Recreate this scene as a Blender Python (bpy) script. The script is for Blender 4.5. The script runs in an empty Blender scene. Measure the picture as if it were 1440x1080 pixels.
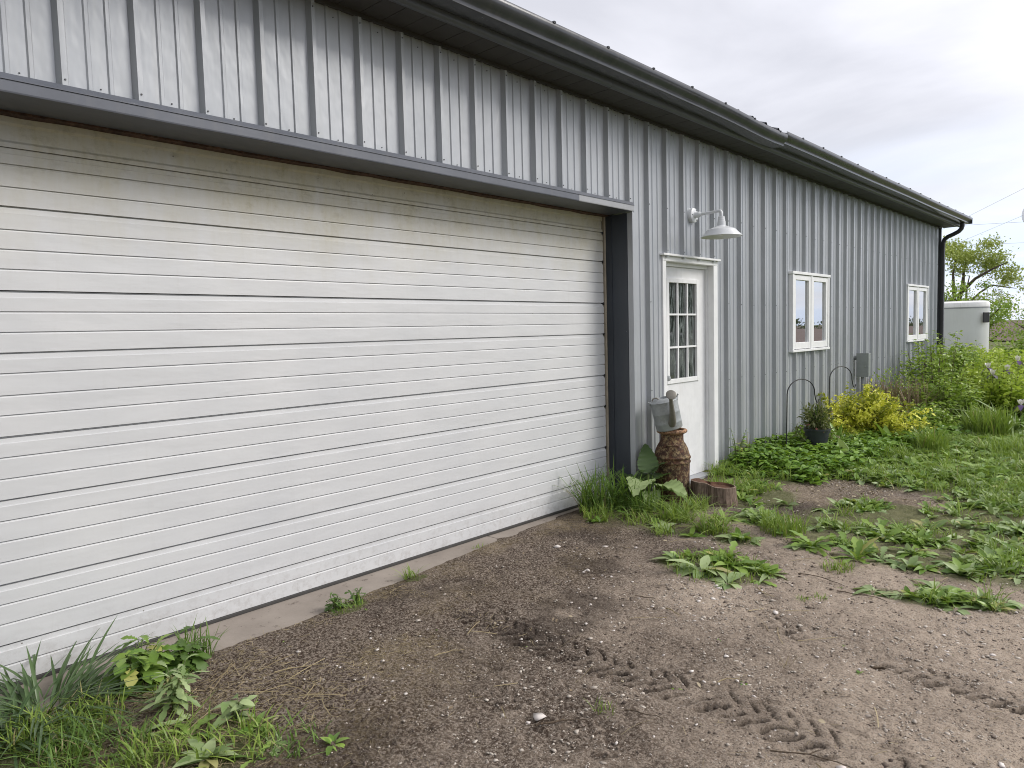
import bpy, math, random
import numpy as np
from mathutils import Vector, Matrix
R = math.radians
random.seed(7); rng = np.random.default_rng(7)
scene = bpy.context.scene
COL = scene.collection

# ------------------------------------------------------------------ camera
CAM_F, YAW, PITCH, ROLL = 997.893, 0.7544, 0.0720, -0.0264
CX, CH = 3.516, 1.534
def cam_axes():
    f = np.array([-math.sin(YAW)*math.cos(PITCH), math.cos(YAW)*math.cos(PITCH), -math.sin(PITCH)])
    r = np.array([math.cos(YAW), math.sin(YAW), 0.0]); u = np.cross(r, f)
    return r*math.cos(ROLL)+u*math.sin(ROLL), -r*math.sin(ROLL)+u*math.cos(ROLL), f
r_, u_, f_ = cam_axes()
cd = bpy.data.cameras.new('camera'); cam = bpy.data.objects.new('camera', cd); COL.objects.link(cam)
cam.matrix_world = Matrix(((r_[0],u_[0],-f_[0],CX),(r_[1],u_[1],-f_[1],0.0),(r_[2],u_[2],-f_[2],CH),(0,0,0,1)))
cd.sensor_width = 36.0; cd.lens = 36.0*CAM_F/1440.0; cd.clip_start = .05; cd.clip_end = 8000
scene.camera = cam
scene.cycles.filter_width = 1.0

# ------------------------------------------------------------------ light
SUN_EL, SUN_AZ = 38.0, 50.0          # azimuth measured from +Y towards +X
def ramp(nt, fac, stops):
    n = nt.nodes.new('ShaderNodeValToRGB'); nt.links.new(fac, n.inputs[0])
    el = n.color_ramp.elements
    while len(el) < len(stops): el.new(.5)
    for e, (p, c) in zip(el, stops):
        e.position = p; e.color = (c, c, c, 1) if isinstance(c, (int, float)) else (*c[:3], 1)
    return n.outputs[0]
def math_n(nt, op, a, b=None, c=None):
    n = nt.nodes.new('ShaderNodeMath'); n.operation = op
    for i, v in enumerate((a, b, c)):
        if v is None: continue
        if isinstance(v, (int, float)): n.inputs[i].default_value = v
        else: nt.links.new(v, n.inputs[i])
    return n.outputs[0]
def mix_c(nt, fac, a, b, mode='MIX'):
    n = nt.nodes.new('ShaderNodeMix'); n.data_type = 'RGBA'; n.blend_type = mode
    for i, v in ((0, fac), (6, a), (7, b)):
        if isinstance(v, (int, float)): n.inputs[i].default_value = v
        elif isinstance(v, tuple): n.inputs[i].default_value = (*v[:3], 1)
        else: nt.links.new(v, n.inputs[i])
    return n.outputs[2]
def noise(nt, vec, scale, detail=4, rough=.55, dist=0.0, out=0):
    n = nt.nodes.new('ShaderNodeTexNoise'); n.inputs['Scale'].default_value = scale
    n.inputs['Detail'].default_value = detail; n.inputs['Roughness'].default_value = rough
    n.inputs['Distortion'].default_value = dist
    if vec is not None: nt.links.new(vec, n.inputs['Vector'])
    return n.outputs[out]
def mapping(nt, vec, scale=(1,1,1), loc=(0,0,0)):
    n = nt.nodes.new('ShaderNodeMapping'); n.inputs['Scale'].default_value = scale; n.inputs['Location'].default_value = loc
    nt.links.new(vec, n.inputs['Vector']); return n.outputs[0]

world = bpy.data.worlds.new('World'); scene.world = world; world.use_nodes = True
nt = world.node_tree; nt.nodes.clear()
out = nt.nodes.new('ShaderNodeOutputWorld'); bg = nt.nodes.new('ShaderNodeBackground')
nt.links.new(bg.outputs[0], out.inputs[0]); bg.inputs[1].default_value = .10
sky = nt.nodes.new('ShaderNodeTexSky'); sky.sky_type = 'NISHITA'; sky.sun_disc = False
sky.sun_elevation = R(SUN_EL); sky.sun_rotation = R(SUN_AZ); sky.air_density = 1.0; sky.dust_density = 2.0
tc = nt.nodes.new('ShaderNodeTexCoord'); sx = nt.nodes.new('ShaderNodeSeparateXYZ'); nt.links.new(tc.outputs['Generated'], sx.inputs[0])
zc = math_n(nt, 'MAXIMUM', sx.outputs[2], 0.0)
den = math_n(nt, 'ADD', zc, .16)
cb = nt.nodes.new('ShaderNodeCombineXYZ')
nt.links.new(math_n(nt, 'DIVIDE', sx.outputs[0], den), cb.inputs[0]); nt.links.new(math_n(nt, 'DIVIDE', sx.outputs[1], den), cb.inputs[1])
cl = noise(nt, mapping(nt, cb.outputs[0], (.75, .75, 1), (3.1, 1.7, 0)), 1.0, 7, .52, .35)
cl2 = noise(nt, mapping(nt, cb.outputs[0], (.30, .30, 1), (9.3, 4.2, 0)), 1.0, 3, .5, .2)
tone = math_n(nt, 'ADD', math_n(nt, 'MULTIPLY', cl, .6), math_n(nt, 'MULTIPLY', cl2, .4))
SK = 10.0
def sc(c, k=SK): return tuple(v*k for v in c)
cloud = nt.nodes.new('ShaderNodeMix'); cloud.data_type = 'RGBA'
nt.links.new(ramp(nt, tone, [(.38, 0.0), (.57, 1.0)]), cloud.inputs[0])
cloud.inputs[6].default_value = (*sc((.44, .44, .475)), 1); cloud.inputs[7].default_value = (*sc((.70, .695, .735)), 1)
# thin blue band low over the horizon, broken by stratus
low = ramp(nt, zc, [(.0, 1.0), (.10, .75), (.24, 0.0)])
hz = noise(nt, mapping(nt, tc.outputs['Generated'], (2.0, 2.0, 16), (0, 0, .3)), 1.6, 5, .55, .3)
lowf = math_n(nt, 'MULTIPLY', low, ramp(nt, hz, [(.36, .25), (.58, 1.0)]))
c1 = mix_c(nt, lowf, cloud.outputs[2], sc((.47, .555, .71)))
c2 = mix_c(nt, .90, sky.outputs[0], c1)
nt.links.new(c2, bg.inputs[0])

sd = bpy.data.lights.new('sun', 'SUN'); sd.energy = 1.5; sd.angle = R(26); sd.color = (1.0, .955, .89)
sun = bpy.data.objects.new('sun', sd); COL.objects.link(sun)
sdir = Vector((math.cos(R(SUN_EL))*math.sin(R(SUN_AZ)), math.cos(R(SUN_EL))*math.cos(R(SUN_AZ)), math.sin(R(SUN_EL))))
sun.rotation_euler = sdir.to_track_quat('Z', 'Y').to_euler(); sun.location = (6, 6, 20)
vs = scene.view_settings; scene.display_settings.display_device = 'sRGB'
vs.view_transform = 'Standard'; vs.look = 'None'; vs.exposure = 0.84; vs.gamma = 1.0; vs.use_curve_mapping = False

# ------------------------------------------------------------------ materials
def mat(name):
    m = bpy.data.materials.new(name); m.use_nodes = True
    nt = m.node_tree; b = nt.nodes['Principled BSDF']
    return m, nt, b
def objco(nt):
    return nt.nodes.new('ShaderNodeTexCoord').outputs['Object']
def bump(nt, b, h, strength=.3, dist=.01):
    n = nt.nodes.new('ShaderNodeBump'); n.inputs['Strength'].default_value = strength; n.inputs['Distance'].default_value = dist
    nt.links.new(h, n.inputs['Height']); nt.links.new(n.outputs[0], b.inputs['Normal']); return n
def setb(b, **k):
    for a, v in k.items():
        key = {'base': 'Base Color', 'rough': 'Roughness', 'metal': 'Metallic', 'ior': 'IOR', 'spec': 'Specular IOR Level', 'coat': 'Coat Weight', 'coatr': 'Coat Roughness'}[a]
        b.inputs[key].default_value = (*v, 1) if isinstance(v, tuple) else v
def paint(name, c, rough=.4, var=.12, scale=3.0, metal=0.0, dirt=None, dirtamt=.3, bumpamt=0.0, chips=False):
    m, nt, b = mat(name); o = objco(nt)
    n = noise(nt, o, scale, 6, .6)
    f = ramp(nt, n, [(.3, 0.0), (.7, 1.0)])
    lo = tuple(v*(1-var) for v in c); hi = tuple(min(v*(1+var), .95) for v in c)
    col = mix_c(nt, f, lo, hi)
    if dirt:
        s = noise(nt, mapping(nt, o, (9, 9, 1.2)), 1.5, 6, .65, .3)
        col = mix_c(nt, math_n(nt, 'MULTIPLY', ramp(nt, s, [(.5, 0.0), (.75, 1.0)]), dirtamt), col, dirt)
    nt.links.new(col, b.inputs['Base Color']); setb(b, rough=rough, metal=metal)
    nt.links.new(math_n(nt, 'ADD', math_n(nt, 'MULTIPLY', n, .2), rough-.1), b.inputs['Roughness'])
    if bumpamt: bump(nt, b, noise(nt, o, scale*14, 4), bumpamt, .004)
    if chips:
        cm = ramp(nt, noise(nt, mapping(nt, o, (20, 5, 20)), 1.5, 8, .8), [(.665, 0.0), (.69, 1.0)])
        nt.links.new(mix_c(nt, math_n(nt, 'MULTIPLY', cm, .6), col, (.36, .36, .36)), b.inputs['Base Color'])
        bump(nt, b, noise(nt, mapping(nt, o, (2, .8, 2)), 2.5, 3), .35, .008)
    return m

def siding_mat():
    m, nt, b = mat('siding_paint'); o = objco(nt)
    n = noise(nt, o, 1.3, 5, .6)
    streak = noise(nt, mapping(nt, o, (14, 14, .7)), 1.0, 5, .6)
    col = mix_c(nt, ramp(nt, n, [(.3, 0.0), (.7, 1.0)]), (.365, .384, .408), (.436, .454, .478))
    col = mix_c(nt, math_n(nt, 'MULTIPLY', ramp(nt, streak, [(.48, 0.0), (.74, 1.0)]), .22), col, (.30, .30, .28))
    sxx = nt.nodes.new('ShaderNodeSeparateXYZ'); nt.links.new(o, sxx.inputs[0])
    mud = math_n(nt, 'MULTIPLY', ramp(nt, sxx.outputs[2], [(.0, 1.0), (.35, 0.0)]), ramp(nt, noise(nt, o, 22, 6, .7), [(.45, 0.0), (.65, 1.0)]))
    col = mix_c(nt, math_n(nt, 'MULTIPLY', mud, .5), col, (.12, .09, .07))
    nt.links.new(col, b.inputs['Base Color']); setb(b, metal=.25, rough=.34)
    nt.links.new(math_n(nt, 'ADD', math_n(nt, 'MULTIPLY', streak, .16), .25), b.inputs['Roughness'])
    bump(nt, b, noise(nt, mapping(nt, o, (1, 5, 2.2)), 2.4, 2, .5), .3, .012)
    return m
def door_mat():
    m, nt, b = mat('door_white'); o = objco(nt)
    sxx = nt.nodes.new('ShaderNodeSeparateXYZ'); nt.links.new(o, sxx.inputs[0])
    col = mix_c(nt, ramp(nt, noise(nt, o, 1.6, 6, .6), [(.3, 0.0), (.7, 1.0)]), (.545, .555, .568), (.605, .610, .615))
    # olive grime that has grown under the header, ragged lower edge
    g = math_n(nt, 'ADD', sxx.outputs[2], math_n(nt, 'MULTIPLY', math_n(nt, 'SUBTRACT', noise(nt, mapping(nt, o, (4, 2.2, 1.2)), 1.6, 7, .65), .5), .9))
    gm = ramp(nt, math_n(nt, 'DIVIDE', math_n(nt, 'SUBTRACT', g, 1.9), .9), [(.0, 0.0), (.22, .20), (.42, .50), (.62, .95)])
    st = noise(nt, mapping(nt, o, (1, 16, 1.6)), 1.4, 6, .7, .4)
    gm2 = math_n(nt, 'MULTIPLY', gm, ramp(nt, st, [(.25, .55), (.7, 1.0)]))
    col = mix_c(nt, math_n(nt, 'MULTIPLY', gm2, .95), col, (.46, .42, .275))
    blot = math_n(nt, 'MULTIPLY', math_n(nt, 'MULTIPLY', gm, gm), ramp(nt, noise(nt, mapping(nt, o, (1, 7, 9)), 2.2, 7, .75), [(.5, 0.0), (.66, 1.0)]))
    col = mix_c(nt, math_n(nt, 'MULTIPLY', blot, .45), col, (.22, .19, .115))
    # mud specks, thicker near the ground
    v = nt.nodes.new('ShaderNodeTexVoronoi'); v.inputs['Scale'].default_value = 46; nt.links.new(o, v.inputs['Vector'])
    rnd = nt.nodes.new('ShaderNodeSeparateColor'); nt.links.new(v.outputs['Color'], rnd.inputs[0])
    zthr = ramp(nt, sxx.outputs[2], [(.0, .34), (.25, .16), (.6, .05), (1.0, .03)])
    on = math_n(nt, 'LESS_THAN', rnd.outputs[0], zthr)
    sz = math_n(nt, 'LESS_THAN', v.outputs['Distance'], math_n(nt, 'MULTIPLY', rnd.outputs[1], .22))
    col = mix_c(nt, math_n(nt, 'MULTIPLY', math_n(nt, 'MULTIPLY', on, sz), .8), col, (.13, .11, .09))
    sc2 = ramp(nt, noise(nt, mapping(nt, o, (1, 3, 26), (0, 7, 3)), 1.8, 8, .8), [(.70, 0.0), (.76, 1.0)])
    col = mix_c(nt, math_n(nt, 'MULTIPLY', sc2, .22), col, (.35, .35, .36))
    nt.links.new(col, b.inputs['Base Color']); setb(b, rough=.42)
    run = ramp(nt, noise(nt, mapping(nt, o, (1, 26, .9), (0, 3, 8)), 1.2, 6, .7), [(.56, 0.0), (.72, 1.0)])
    col = mix_c(nt, math_n(nt, 'MULTIPLY', run, .07), col, (.36, .34, .29))
    splash = math_n(nt, 'MULTIPLY', ramp(nt, sxx.outputs[2], [(.0, 1.0), (.30, 0.0)]), ramp(nt, noise(nt, o, 20, 6, .75), [(.48, 0.0), (.62, 1.0)]))
    col = mix_c(nt, math_n(nt, 'MULTIPLY', splash, .30), col, (.20, .165, .135))
    nt.links.new(col, b.inputs['Base Color'])
    hh = math_n(nt, 'ADD', math_n(nt, 'MULTIPLY', noise(nt, mapping(nt, o, (1, .9, 3.5)), 2.2, 3, .5), 3.0), math_n(nt, 'MULTIPLY', noise(nt, mapping(nt, o, (1, 3, 60)), 3.0, 4, .6), .12))
    bump(nt, b, hh, .35, .006)
    return m
def leaf_mat(name, ca, cb, trans=.28, rough=.42, tip=None):
    m, nt, b = mat(name); geo = nt.nodes.new('ShaderNodeNewGeometry'); oi = nt.nodes.new('ShaderNodeObjectInfo')
    f = math_n(nt, 'FRACT', math_n(nt, 'ADD', geo.outputs['Random Per Island'], oi.outputs['Random']))
    o = objco(nt)
    f2 = math_n(nt, 'ADD', math_n(nt, 'MULTIPLY', f, .75), math_n(nt, 'MULTIPLY', noise(nt, o, 9, 3), .3))
    col = mix_c(nt, f2, ca, cb)
    if tip: col = mix_c(nt, math_n(nt, 'GREATER_THAN', f, .972), col, tip)
    nt.links.new(col, b.inputs['Base Color']); setb(b, rough=rough, spec=.4)
    tr = nt.nodes.new('ShaderNodeBsdfTranslucent'); nt.links.new(mix_c(nt, .35, col, (.35, .50, .03)), tr.inputs[0])
    mx = nt.nodes.new('ShaderNodeMixShader'); mx.inputs[0].default_value = trans
    nt.links.new(b.outputs[0], mx.inputs[1]); nt.links.new(tr.outputs[0], mx.inputs[2])
    nt.links.new(mx.outputs[0], nt.nodes['Material Output'].inputs[0])
    return m
def vein_leaf_mat(name, ca, cb, vein, trans=.22):
    m = leaf_mat(name, ca, cb, trans, .5); nt = m.node_tree
    return m
def soil_mat():
    m, nt, b = mat('soil'); o = objco(nt)
    sxx = nt.nodes.new('ShaderNodeSeparateXYZ'); nt.links.new(o, sxx.inputs[0])
    at = nt.nodes.new('ShaderNodeAttribute'); at.attribute_name = 'gravel'
    big = noise(nt, o, 1.1, 6, .6); mid = noise(nt, o, 7, 6, .65); fine = noise(nt, o, 75, 5, .75); tiny = noise(nt, o, 120, 4, .7)
    f = math_n(nt, 'ADD', math_n(nt, 'MULTIPLY', at.outputs['Fac'], .55), math_n(nt, 'MULTIPLY', math_n(nt, 'SUBTRACT', big, .52), 1.1))
    f = math_n(nt, 'ADD', f, math_n(nt, 'MULTIPLY', math_n(nt, 'SUBTRACT', mid, .45), .7))
    col = mix_c(nt, ramp(nt, f, [(.0, 0.0), (.66, 1.0)]), (.058, .039, .028), (.46, .375, .295))
    col = mix_c(nt, math_n(nt, 'MULTIPLY', ramp(nt, fine, [(.45, 0.0), (.58, 1.0)]), .60), col, (.47, .40, .33))
    col = mix_c(nt, math_n(nt, 'MULTIPLY', ramp(nt, tiny, [(.38, 1.0), (.50, 0.0)]), .62), col, (.050, .036, .029))
    v = nt.nodes.new('ShaderNodeTexVoronoi'); v.inputs['Scale'].default_value = 75; nt.links.new(o, v.inputs['Vector'])
    rc = nt.nodes.new('ShaderNodeSeparateColor'); nt.links.new(v.outputs['Color'], rc.inputs[0])
    peb = math_n(nt, 'MULTIPLY', math_n(nt, 'LESS_THAN', v.outputs['Distance'], .27), math_n(nt, 'LESS_THAN', rc.outputs[0], math_n(nt, 'ADD', math_n(nt, 'MULTIPLY', at.outputs['Fac'], .22), .03)))
    col = mix_c(nt, math_n(nt, 'MULTIPLY', peb, .75), col, mix_c(nt, rc.outputs[1], (.30, .26, .22), (.50, .45, .40)))
    damp_shade = nt.nodes.new('ShaderNodeAttribute'); damp_shade.attribute_name = 'damp_lug_shade'
    col = mix_c(nt, math_n(nt, 'MULTIPLY', damp_shade.outputs['Fac'], .9), col, (.030, .022, .019))  # damp soil, with the shade of the lug slots put into the colour
    dry = nt.nodes.new('ShaderNodeAttribute'); dry.attribute_name = 'thatch'
    dn = ramp(nt, noise(nt, mapping(nt, o, (1, 1, 1)), 38, 5, .7, 1.2), [(.40, 0.0), (.62, 1.0)])
    col = mix_c(nt, math_n(nt, 'MULTIPLY', math_n(nt, 'MULTIPLY', dry.outputs['Fac'], dn), .55), col, (.24, .19, .10))
    gr = nt.nodes.new('ShaderNodeAttribute'); gr.attribute_name = 'green'
    col = mix_c(nt, math_n(nt, 'MULTIPLY', gr.outputs['Fac'], .8), col, mix_c(nt, mid, (.055, .085, .02), (.14, .16, .05)))
    nt.links.new(col, b.inputs['Base Color']); setb(b, rough=.95, spec=.15)
    h = math_n(nt, 'ADD', math_n(nt, 'MULTIPLY', fine, .5), math_n(nt, 'MULTIPLY', tiny, .35)); h = math_n(nt, 'ADD', h, math_n(nt, 'MULTIPLY', peb, .25))
    bump(nt, b, h, 1.0, .022)
    return m
def rust_mat(name, lo=(.018,.009,.007), hi=(.13,.055,.026), pale=(.42,.33,.17), k=.5, metal=.0):
    m, nt, b = mat(name); o = objco(nt)
    n = noise(nt, o, 9, 7, .7); n2 = noise(nt, o, 38, 6, .7); n3 = noise(nt, mapping(nt, o, (1, 1, .8)), 26, 9, .85)
    col = mix_c(nt, ramp(nt, n, [(.35, 0.0), (.65, 1.0)]), lo, hi)
    col = mix_c(nt, math_n(nt, 'MULTIPLY', ramp(nt, n2, [(.48, 0.0), (.56, 1.0)]), .8), col, (.030, .014, .010))
    col = mix_c(nt, math_n(nt, 'MULTIPLY', ramp(nt, n3, [(.50, 0.0), (.56, 1.0)]), k), col, pale)
    nt.links.new(col, b.inputs['Base Color']); setb(b, rough=.85, metal=metal)
    bump(nt, b, n2, .3, .003); return m
def galv_mat(name='galvanised', c=(.34, .36, .37)):
    m, nt, b = mat(name); o = objco(nt)
    v = nt.nodes.new('ShaderNodeTexVoronoi'); v.inputs['Scale'].default_value = 60; nt.links.new(o, v.inputs['Vector'])
    n = noise(nt, o, 7, 7, .7)
    col = mix_c(nt, math_n(nt, 'ADD', math_n(nt, 'MULTIPLY', v.outputs['Color'], .25), math_n(nt, 'MULTIPLY', n, .7)), tuple(x*.6 for x in c), tuple(x*1.35 for x in c))
    col = mix_c(nt, math_n(nt, 'MULTIPLY', ramp(nt, noise(nt, o, 16, 6, .7), [(.55, 0.0), (.7, 1.0)]), .45), col, (.20, .18, .15))
    nt.links.new(col, b.inputs['Base Color']); setb(b, metal=.25, rough=.5); return m
def glass_mat(name, c=(.015,.018,.02), ior=1.5, rough=.02, streaks=False):
    m, nt, b = mat(name); o = objco(nt)
    if streaks:
        s = noise(nt, mapping(nt, o, (1, 30, 3.5)), 1.6, 7, .75, .6)
        col = mix_c(nt, math_n(nt, 'MULTIPLY', ramp(nt, s, [(.46, 0.0), (.70, 1.0)]), .6), c, (.36, .42, .40))
        nt.links.new(col, b.inputs['Base Color'])
        nt.links.new(ramp(nt, s, [(.45, rough), (.7, .35)]), b.inputs['Roughness'])
        setb(b, ior=ior)
    else:
        n = noise(nt, o, 3, 3); nt.links.new(mix_c(nt, n, c, tuple(v*1.4 for v in c)), b.inputs['Base Color'])
        setb(b, rough=rough, ior=ior)
    return m
def bark_mat(name, lo, hi, sc_=(14, 14, 2.5)):
    m, nt, b = mat(name); o = objco(nt)
    n = noise(nt, mapping(nt, o, sc_), 1.6, 7, .7, .5); n2 = noise(nt, o, 30, 6, .7)
    col = mix_c(nt, ramp(nt, n, [(.36, 0.0), (.62, 1.0)]), lo, hi)
    col = mix_c(nt, math_n(nt, 'MULTIPLY', ramp(nt, n2, [(.5, 0.0), (.7, 1.0)]), .4), col, tuple(v*.35 for v in lo))
    nt.links.new(col, b.inputs['Base Color']); setb(b, rough=.9, spec=.2); bump(nt, b, n, .8, .02); return m
def concrete_mat():
    m, nt, b = mat('concrete'); o = objco(nt)
    n = noise(nt, o, 2.5, 7, .65); n2 = noise(nt, o, 70, 4, .6); n3 = noise(nt, o, 12, 7, .75)
    col = mix_c(nt, ramp(nt, n, [(.3, 0.0), (.7, 1.0)]), (.215, .185, .160), (.315, .275, .24))
    col = mix_c(nt, math_n(nt, 'MULTIPLY', n2, .3), col, (.40, .36, .32))
    col = mix_c(nt, math_n(nt, 'MULTIPLY', ramp(nt, n3, [(.58, 0.0), (.68, 1.0)]), .75), col, (.075, .056, .045))
    nt.links.new(col, b.inputs['Base Color']); setb(b, rough=.9, spec=.2); bump(nt, b, n2, .3, .003); return m

M = {}
M['siding'] = siding_mat(); M['door'] = door_mat()
M['charcoal'] = paint('charcoal_trim', (.085, .092, .108), .38, .10, 4, dirt=(.16, .15, .14), dirtamt=.25, chips=True)
M['header'] = paint('header_trim', (.105, .115, .140), .42, .10, 4, dirt=(.20, .19, .18), dirtamt=.22, chips=True)
M['faded'] = paint('faded_trim', (.32, .33, .35), .45, .08, 6, dirt=(.2, .19, .18), dirtamt=.2)
M['navy'] = paint('jamb_trim', (.036, .044, .056), .40, .12, 3, dirt=(.10, .10, .10), dirtamt=.2, chips=True)
M['soffit'] = paint('soffit', (.042, .038, .036), .55, .18, 5, dirt=(.08, .075, .065), dirtamt=.25)
M['gutter'] = paint('gutter', (.055, .058, .066), .22, .18, 5, metal=.15, dirt=(.13, .12, .11), dirtamt=.25, chips=True)
M['roof'] = paint('roof_metal', (.07, .075, .085), .4, .1, 2, metal=.2)
M['white'] = paint('white_vinyl', (.76, .765, .77), .42, .05, 6, dirt=(.42, .40, .36), dirtamt=.16)
M['doorleaf'] = paint('door_leaf_paint', (.72, .725, .735), .42, .06, 8, dirt=(.45, .43, .38), dirtamt=.22)
M['lampw'] = paint('lamp_enamel', (.66, .68, .70), .30, .05, 8, dirt=(.4, .4, .4), dirtamt=.12)
M['screw'] = paint('screw_head', (.10, .10, .105), .5, .2, 30, metal=.4)
M['rubber'] = paint('rubber_seal', (.05, .048, .046), .7, .2, 8)
M['wstrip'] = paint('weatherstrip', (.40, .35, .27), .6, .2, 8, dirt=(.15, .12, .08), dirtamt=.4)
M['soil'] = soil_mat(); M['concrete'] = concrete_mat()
M['rust'] = rust_mat('rusted_steel'); M['rim_rust'] = rust_mat('rim_rust', (.18,.085,.04), (.40,.22,.12), (.55,.40,.26), .3)
M['angle_rust'] = rust_mat('angle_iron_rust', (.04,.02,.015), (.11,.055,.035), (.30,.24,.17), .15)
M['galv'] = galv_mat(); M['rose'] = galv_mat('dull_zinc', (.19, .18, .155))
M['glass'] = glass_mat('window_glass', (.03, .035, .042), 10.0, .012)
M['dglass'] = glass_mat('door_glass', (.018, .024, .022), 2.6, .03, True)
M['elbox'] = paint('box_grey', (.24, .26, .255), .45, .1, 12, dirt=(.25, .25, .24), dirtamt=.2)
M['pipe'] = paint('pipe_grey', (.22, .23, .24), .5, .1, 12)
M['black'] = paint('black_metal', (.022, .022, .024), .45, .2, 10)
M['pot'] = paint('pot_plastic', (.030, .036, .042), .5, .2, 14)
M['bark'] = bark_mat('stump_bark', (.050, .034, .026), (.26, .195, .15), (30, 30, 2.6))
M['cutwood'] = bark_mat('cut_wood', (.050, .028, .018), (.16, .085, .055), (6, 14, 6))
M['sapwood'] = bark_mat('weathered_wood', (.16, .11, .08), (.34, .27, .21), (9, 9, 4))
M['twig'] = bark_mat('twig', (.06, .045, .033), (.16, .12, .085), (30, 30, 30))
M['straw'] = leaf_mat('straw', (.15, .11, .06), (.42, .345, .20), .1, .7)
M['deadleaf'] = leaf_mat('dead_leaf', (.15, .10, .06), (.50, .43, .30), .05, .8)
M['drystem'] = leaf_mat('dry_stem', (.17, .115, .075), (.36, .27, .19), .1, .8)
M['trunk'] = bark_mat('tree_bark', (.05, .04, .03), (.13, .105, .08), (3, 3, 1))
M['stem'] = leaf_mat('green_stem', (.09, .12, .04), (.16, .20, .07), .1, .5)
M['grass'] = leaf_mat('grass', (.10, .19, .026), (.33, .43, .09), .3, .42, (.36, .32, .13))
M['grassd'] = leaf_mat('grass_deep', (.055, .12, .022), (.18, .29, .065), .28, .40, (.24, .22, .09))
M['weed'] = leaf_mat('weed_leaf', (.075, .175, .022), (.32, .45, .10), .25, .36, (.40, .40, .12))
M['weedd'] = leaf_mat('dark_weed_leaf', (.045, .100, .018), (.125, .21, .045), .25, .40)
M['weedl'] = leaf_mat('pale_weed_leaf', (.14, .23, .065), (.44, .53, .27), .25, .42, (.42, .40, .17))
M['lily'] = leaf_mat('strap_leaf', (.050, .095, .035), (.115, .18, .075), .2, .36)
M['burdock'] = leaf_mat('burdock_leaf', (.045, .085, .025), (.085, .14, .042), .15, .5)
M['cover'] = leaf_mat('ground_cover_leaf', (.060, .155, .018), (.25, .40, .06), .28, .4)
M['bush'] = leaf_mat('bush_leaf', (.10, .205, .025), (.37, .49, .08), .3, .42)
M['bushl'] = leaf_mat('light_bush_leaf', (.24, .36, .035), (.54, .64, .11), .42, .45)
M['gold'] = leaf_mat('golden_leaf', (.58, .58, .05), (.88, .87, .16), .3, .5)
M['goldg'] = leaf_mat('golden_green_leaf', (.15, .20, .025), (.42, .42, .05), .3, .5)
M['treel'] = leaf_mat('tree_leaf', (.19, .235, .04), (.46, .52, .14), .3, .5)
M['treed'] = leaf_mat('tree_leaf_dark', (.022, .040, .014), (.06, .085, .028), .15, .5)
M['mixpot'] = leaf_mat('pot_plant_leaf', (.07, .095, .03), (.20, .20, .085), .25, .5, (.30, .12, .10))
M['petw'] = leaf_mat('white_petal', (.72, .68, .70), (.85, .80, .82), .3, .5)
M['petp'] = leaf_mat('purple_petal', (.07, .035, .13), (.15, .09, .24), .2, .5)
M['pebble'] = leaf_mat('pebble', (.22, .185, .155), (.62, .56, .49), 0.0, .9)
M['whitestone'] = leaf_mat('pale_stone', (.48, .43, .40), (.74, .69, .65), 0.0, .9)
M['clod'] = leaf_mat('soil_clod', (.055, .041, .034), (.26, .21, .17), 0.0, .95)
M['trailer'] = paint('trailer_grey', (.58, .60, .58), .35, .04, 2, dirt=(.3, .3, .28), dirtamt=.12)
M['trailerw'] = paint('trailer_white', (.78, .78, .77), .4, .04, 4, dirt=(.3, .3, .28), dirtamt=.3)
M['tyre'] = paint('tyre', (.03, .03, .03), .8, .2, 10)
M['carw'] = paint('car_white', (.78, .78, .78), .25, .03, 2)
M['red'] = paint('tail_lamp_red', (.45, .03, .03), .25, .1, 5)
M['wire'] = paint('wire', (.60, .60, .64), .6, .1, 3)
M['pole'] = bark_mat('pole_wood', (.10, .08, .06), (.20, .16, .12), (5, 5, .6))
M['wall_back'] = paint('back_siding', (.42, .44, .46), .45, .08, 1)
def field_mat():
    m, nt, b = mat('ploughed_field'); o = objco(nt)
    n = noise(nt, o, .06, 6, .6); r2 = noise(nt, mapping(nt, o, (.05, 1.6, 1)), 1.0, 4, .6)
    col = mix_c(nt, math_n(nt, 'ADD', math_n(nt, 'MULTIPLY', n, .6), math_n(nt, 'MULTIPLY', r2, .4)), (.10, .070, .060), (.20, .155, .135))
    nt.links.new(col, b.inputs['Base Color']); setb(b, rough=.95, spec=.1); return m
M['field'] = field_mat()

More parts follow.
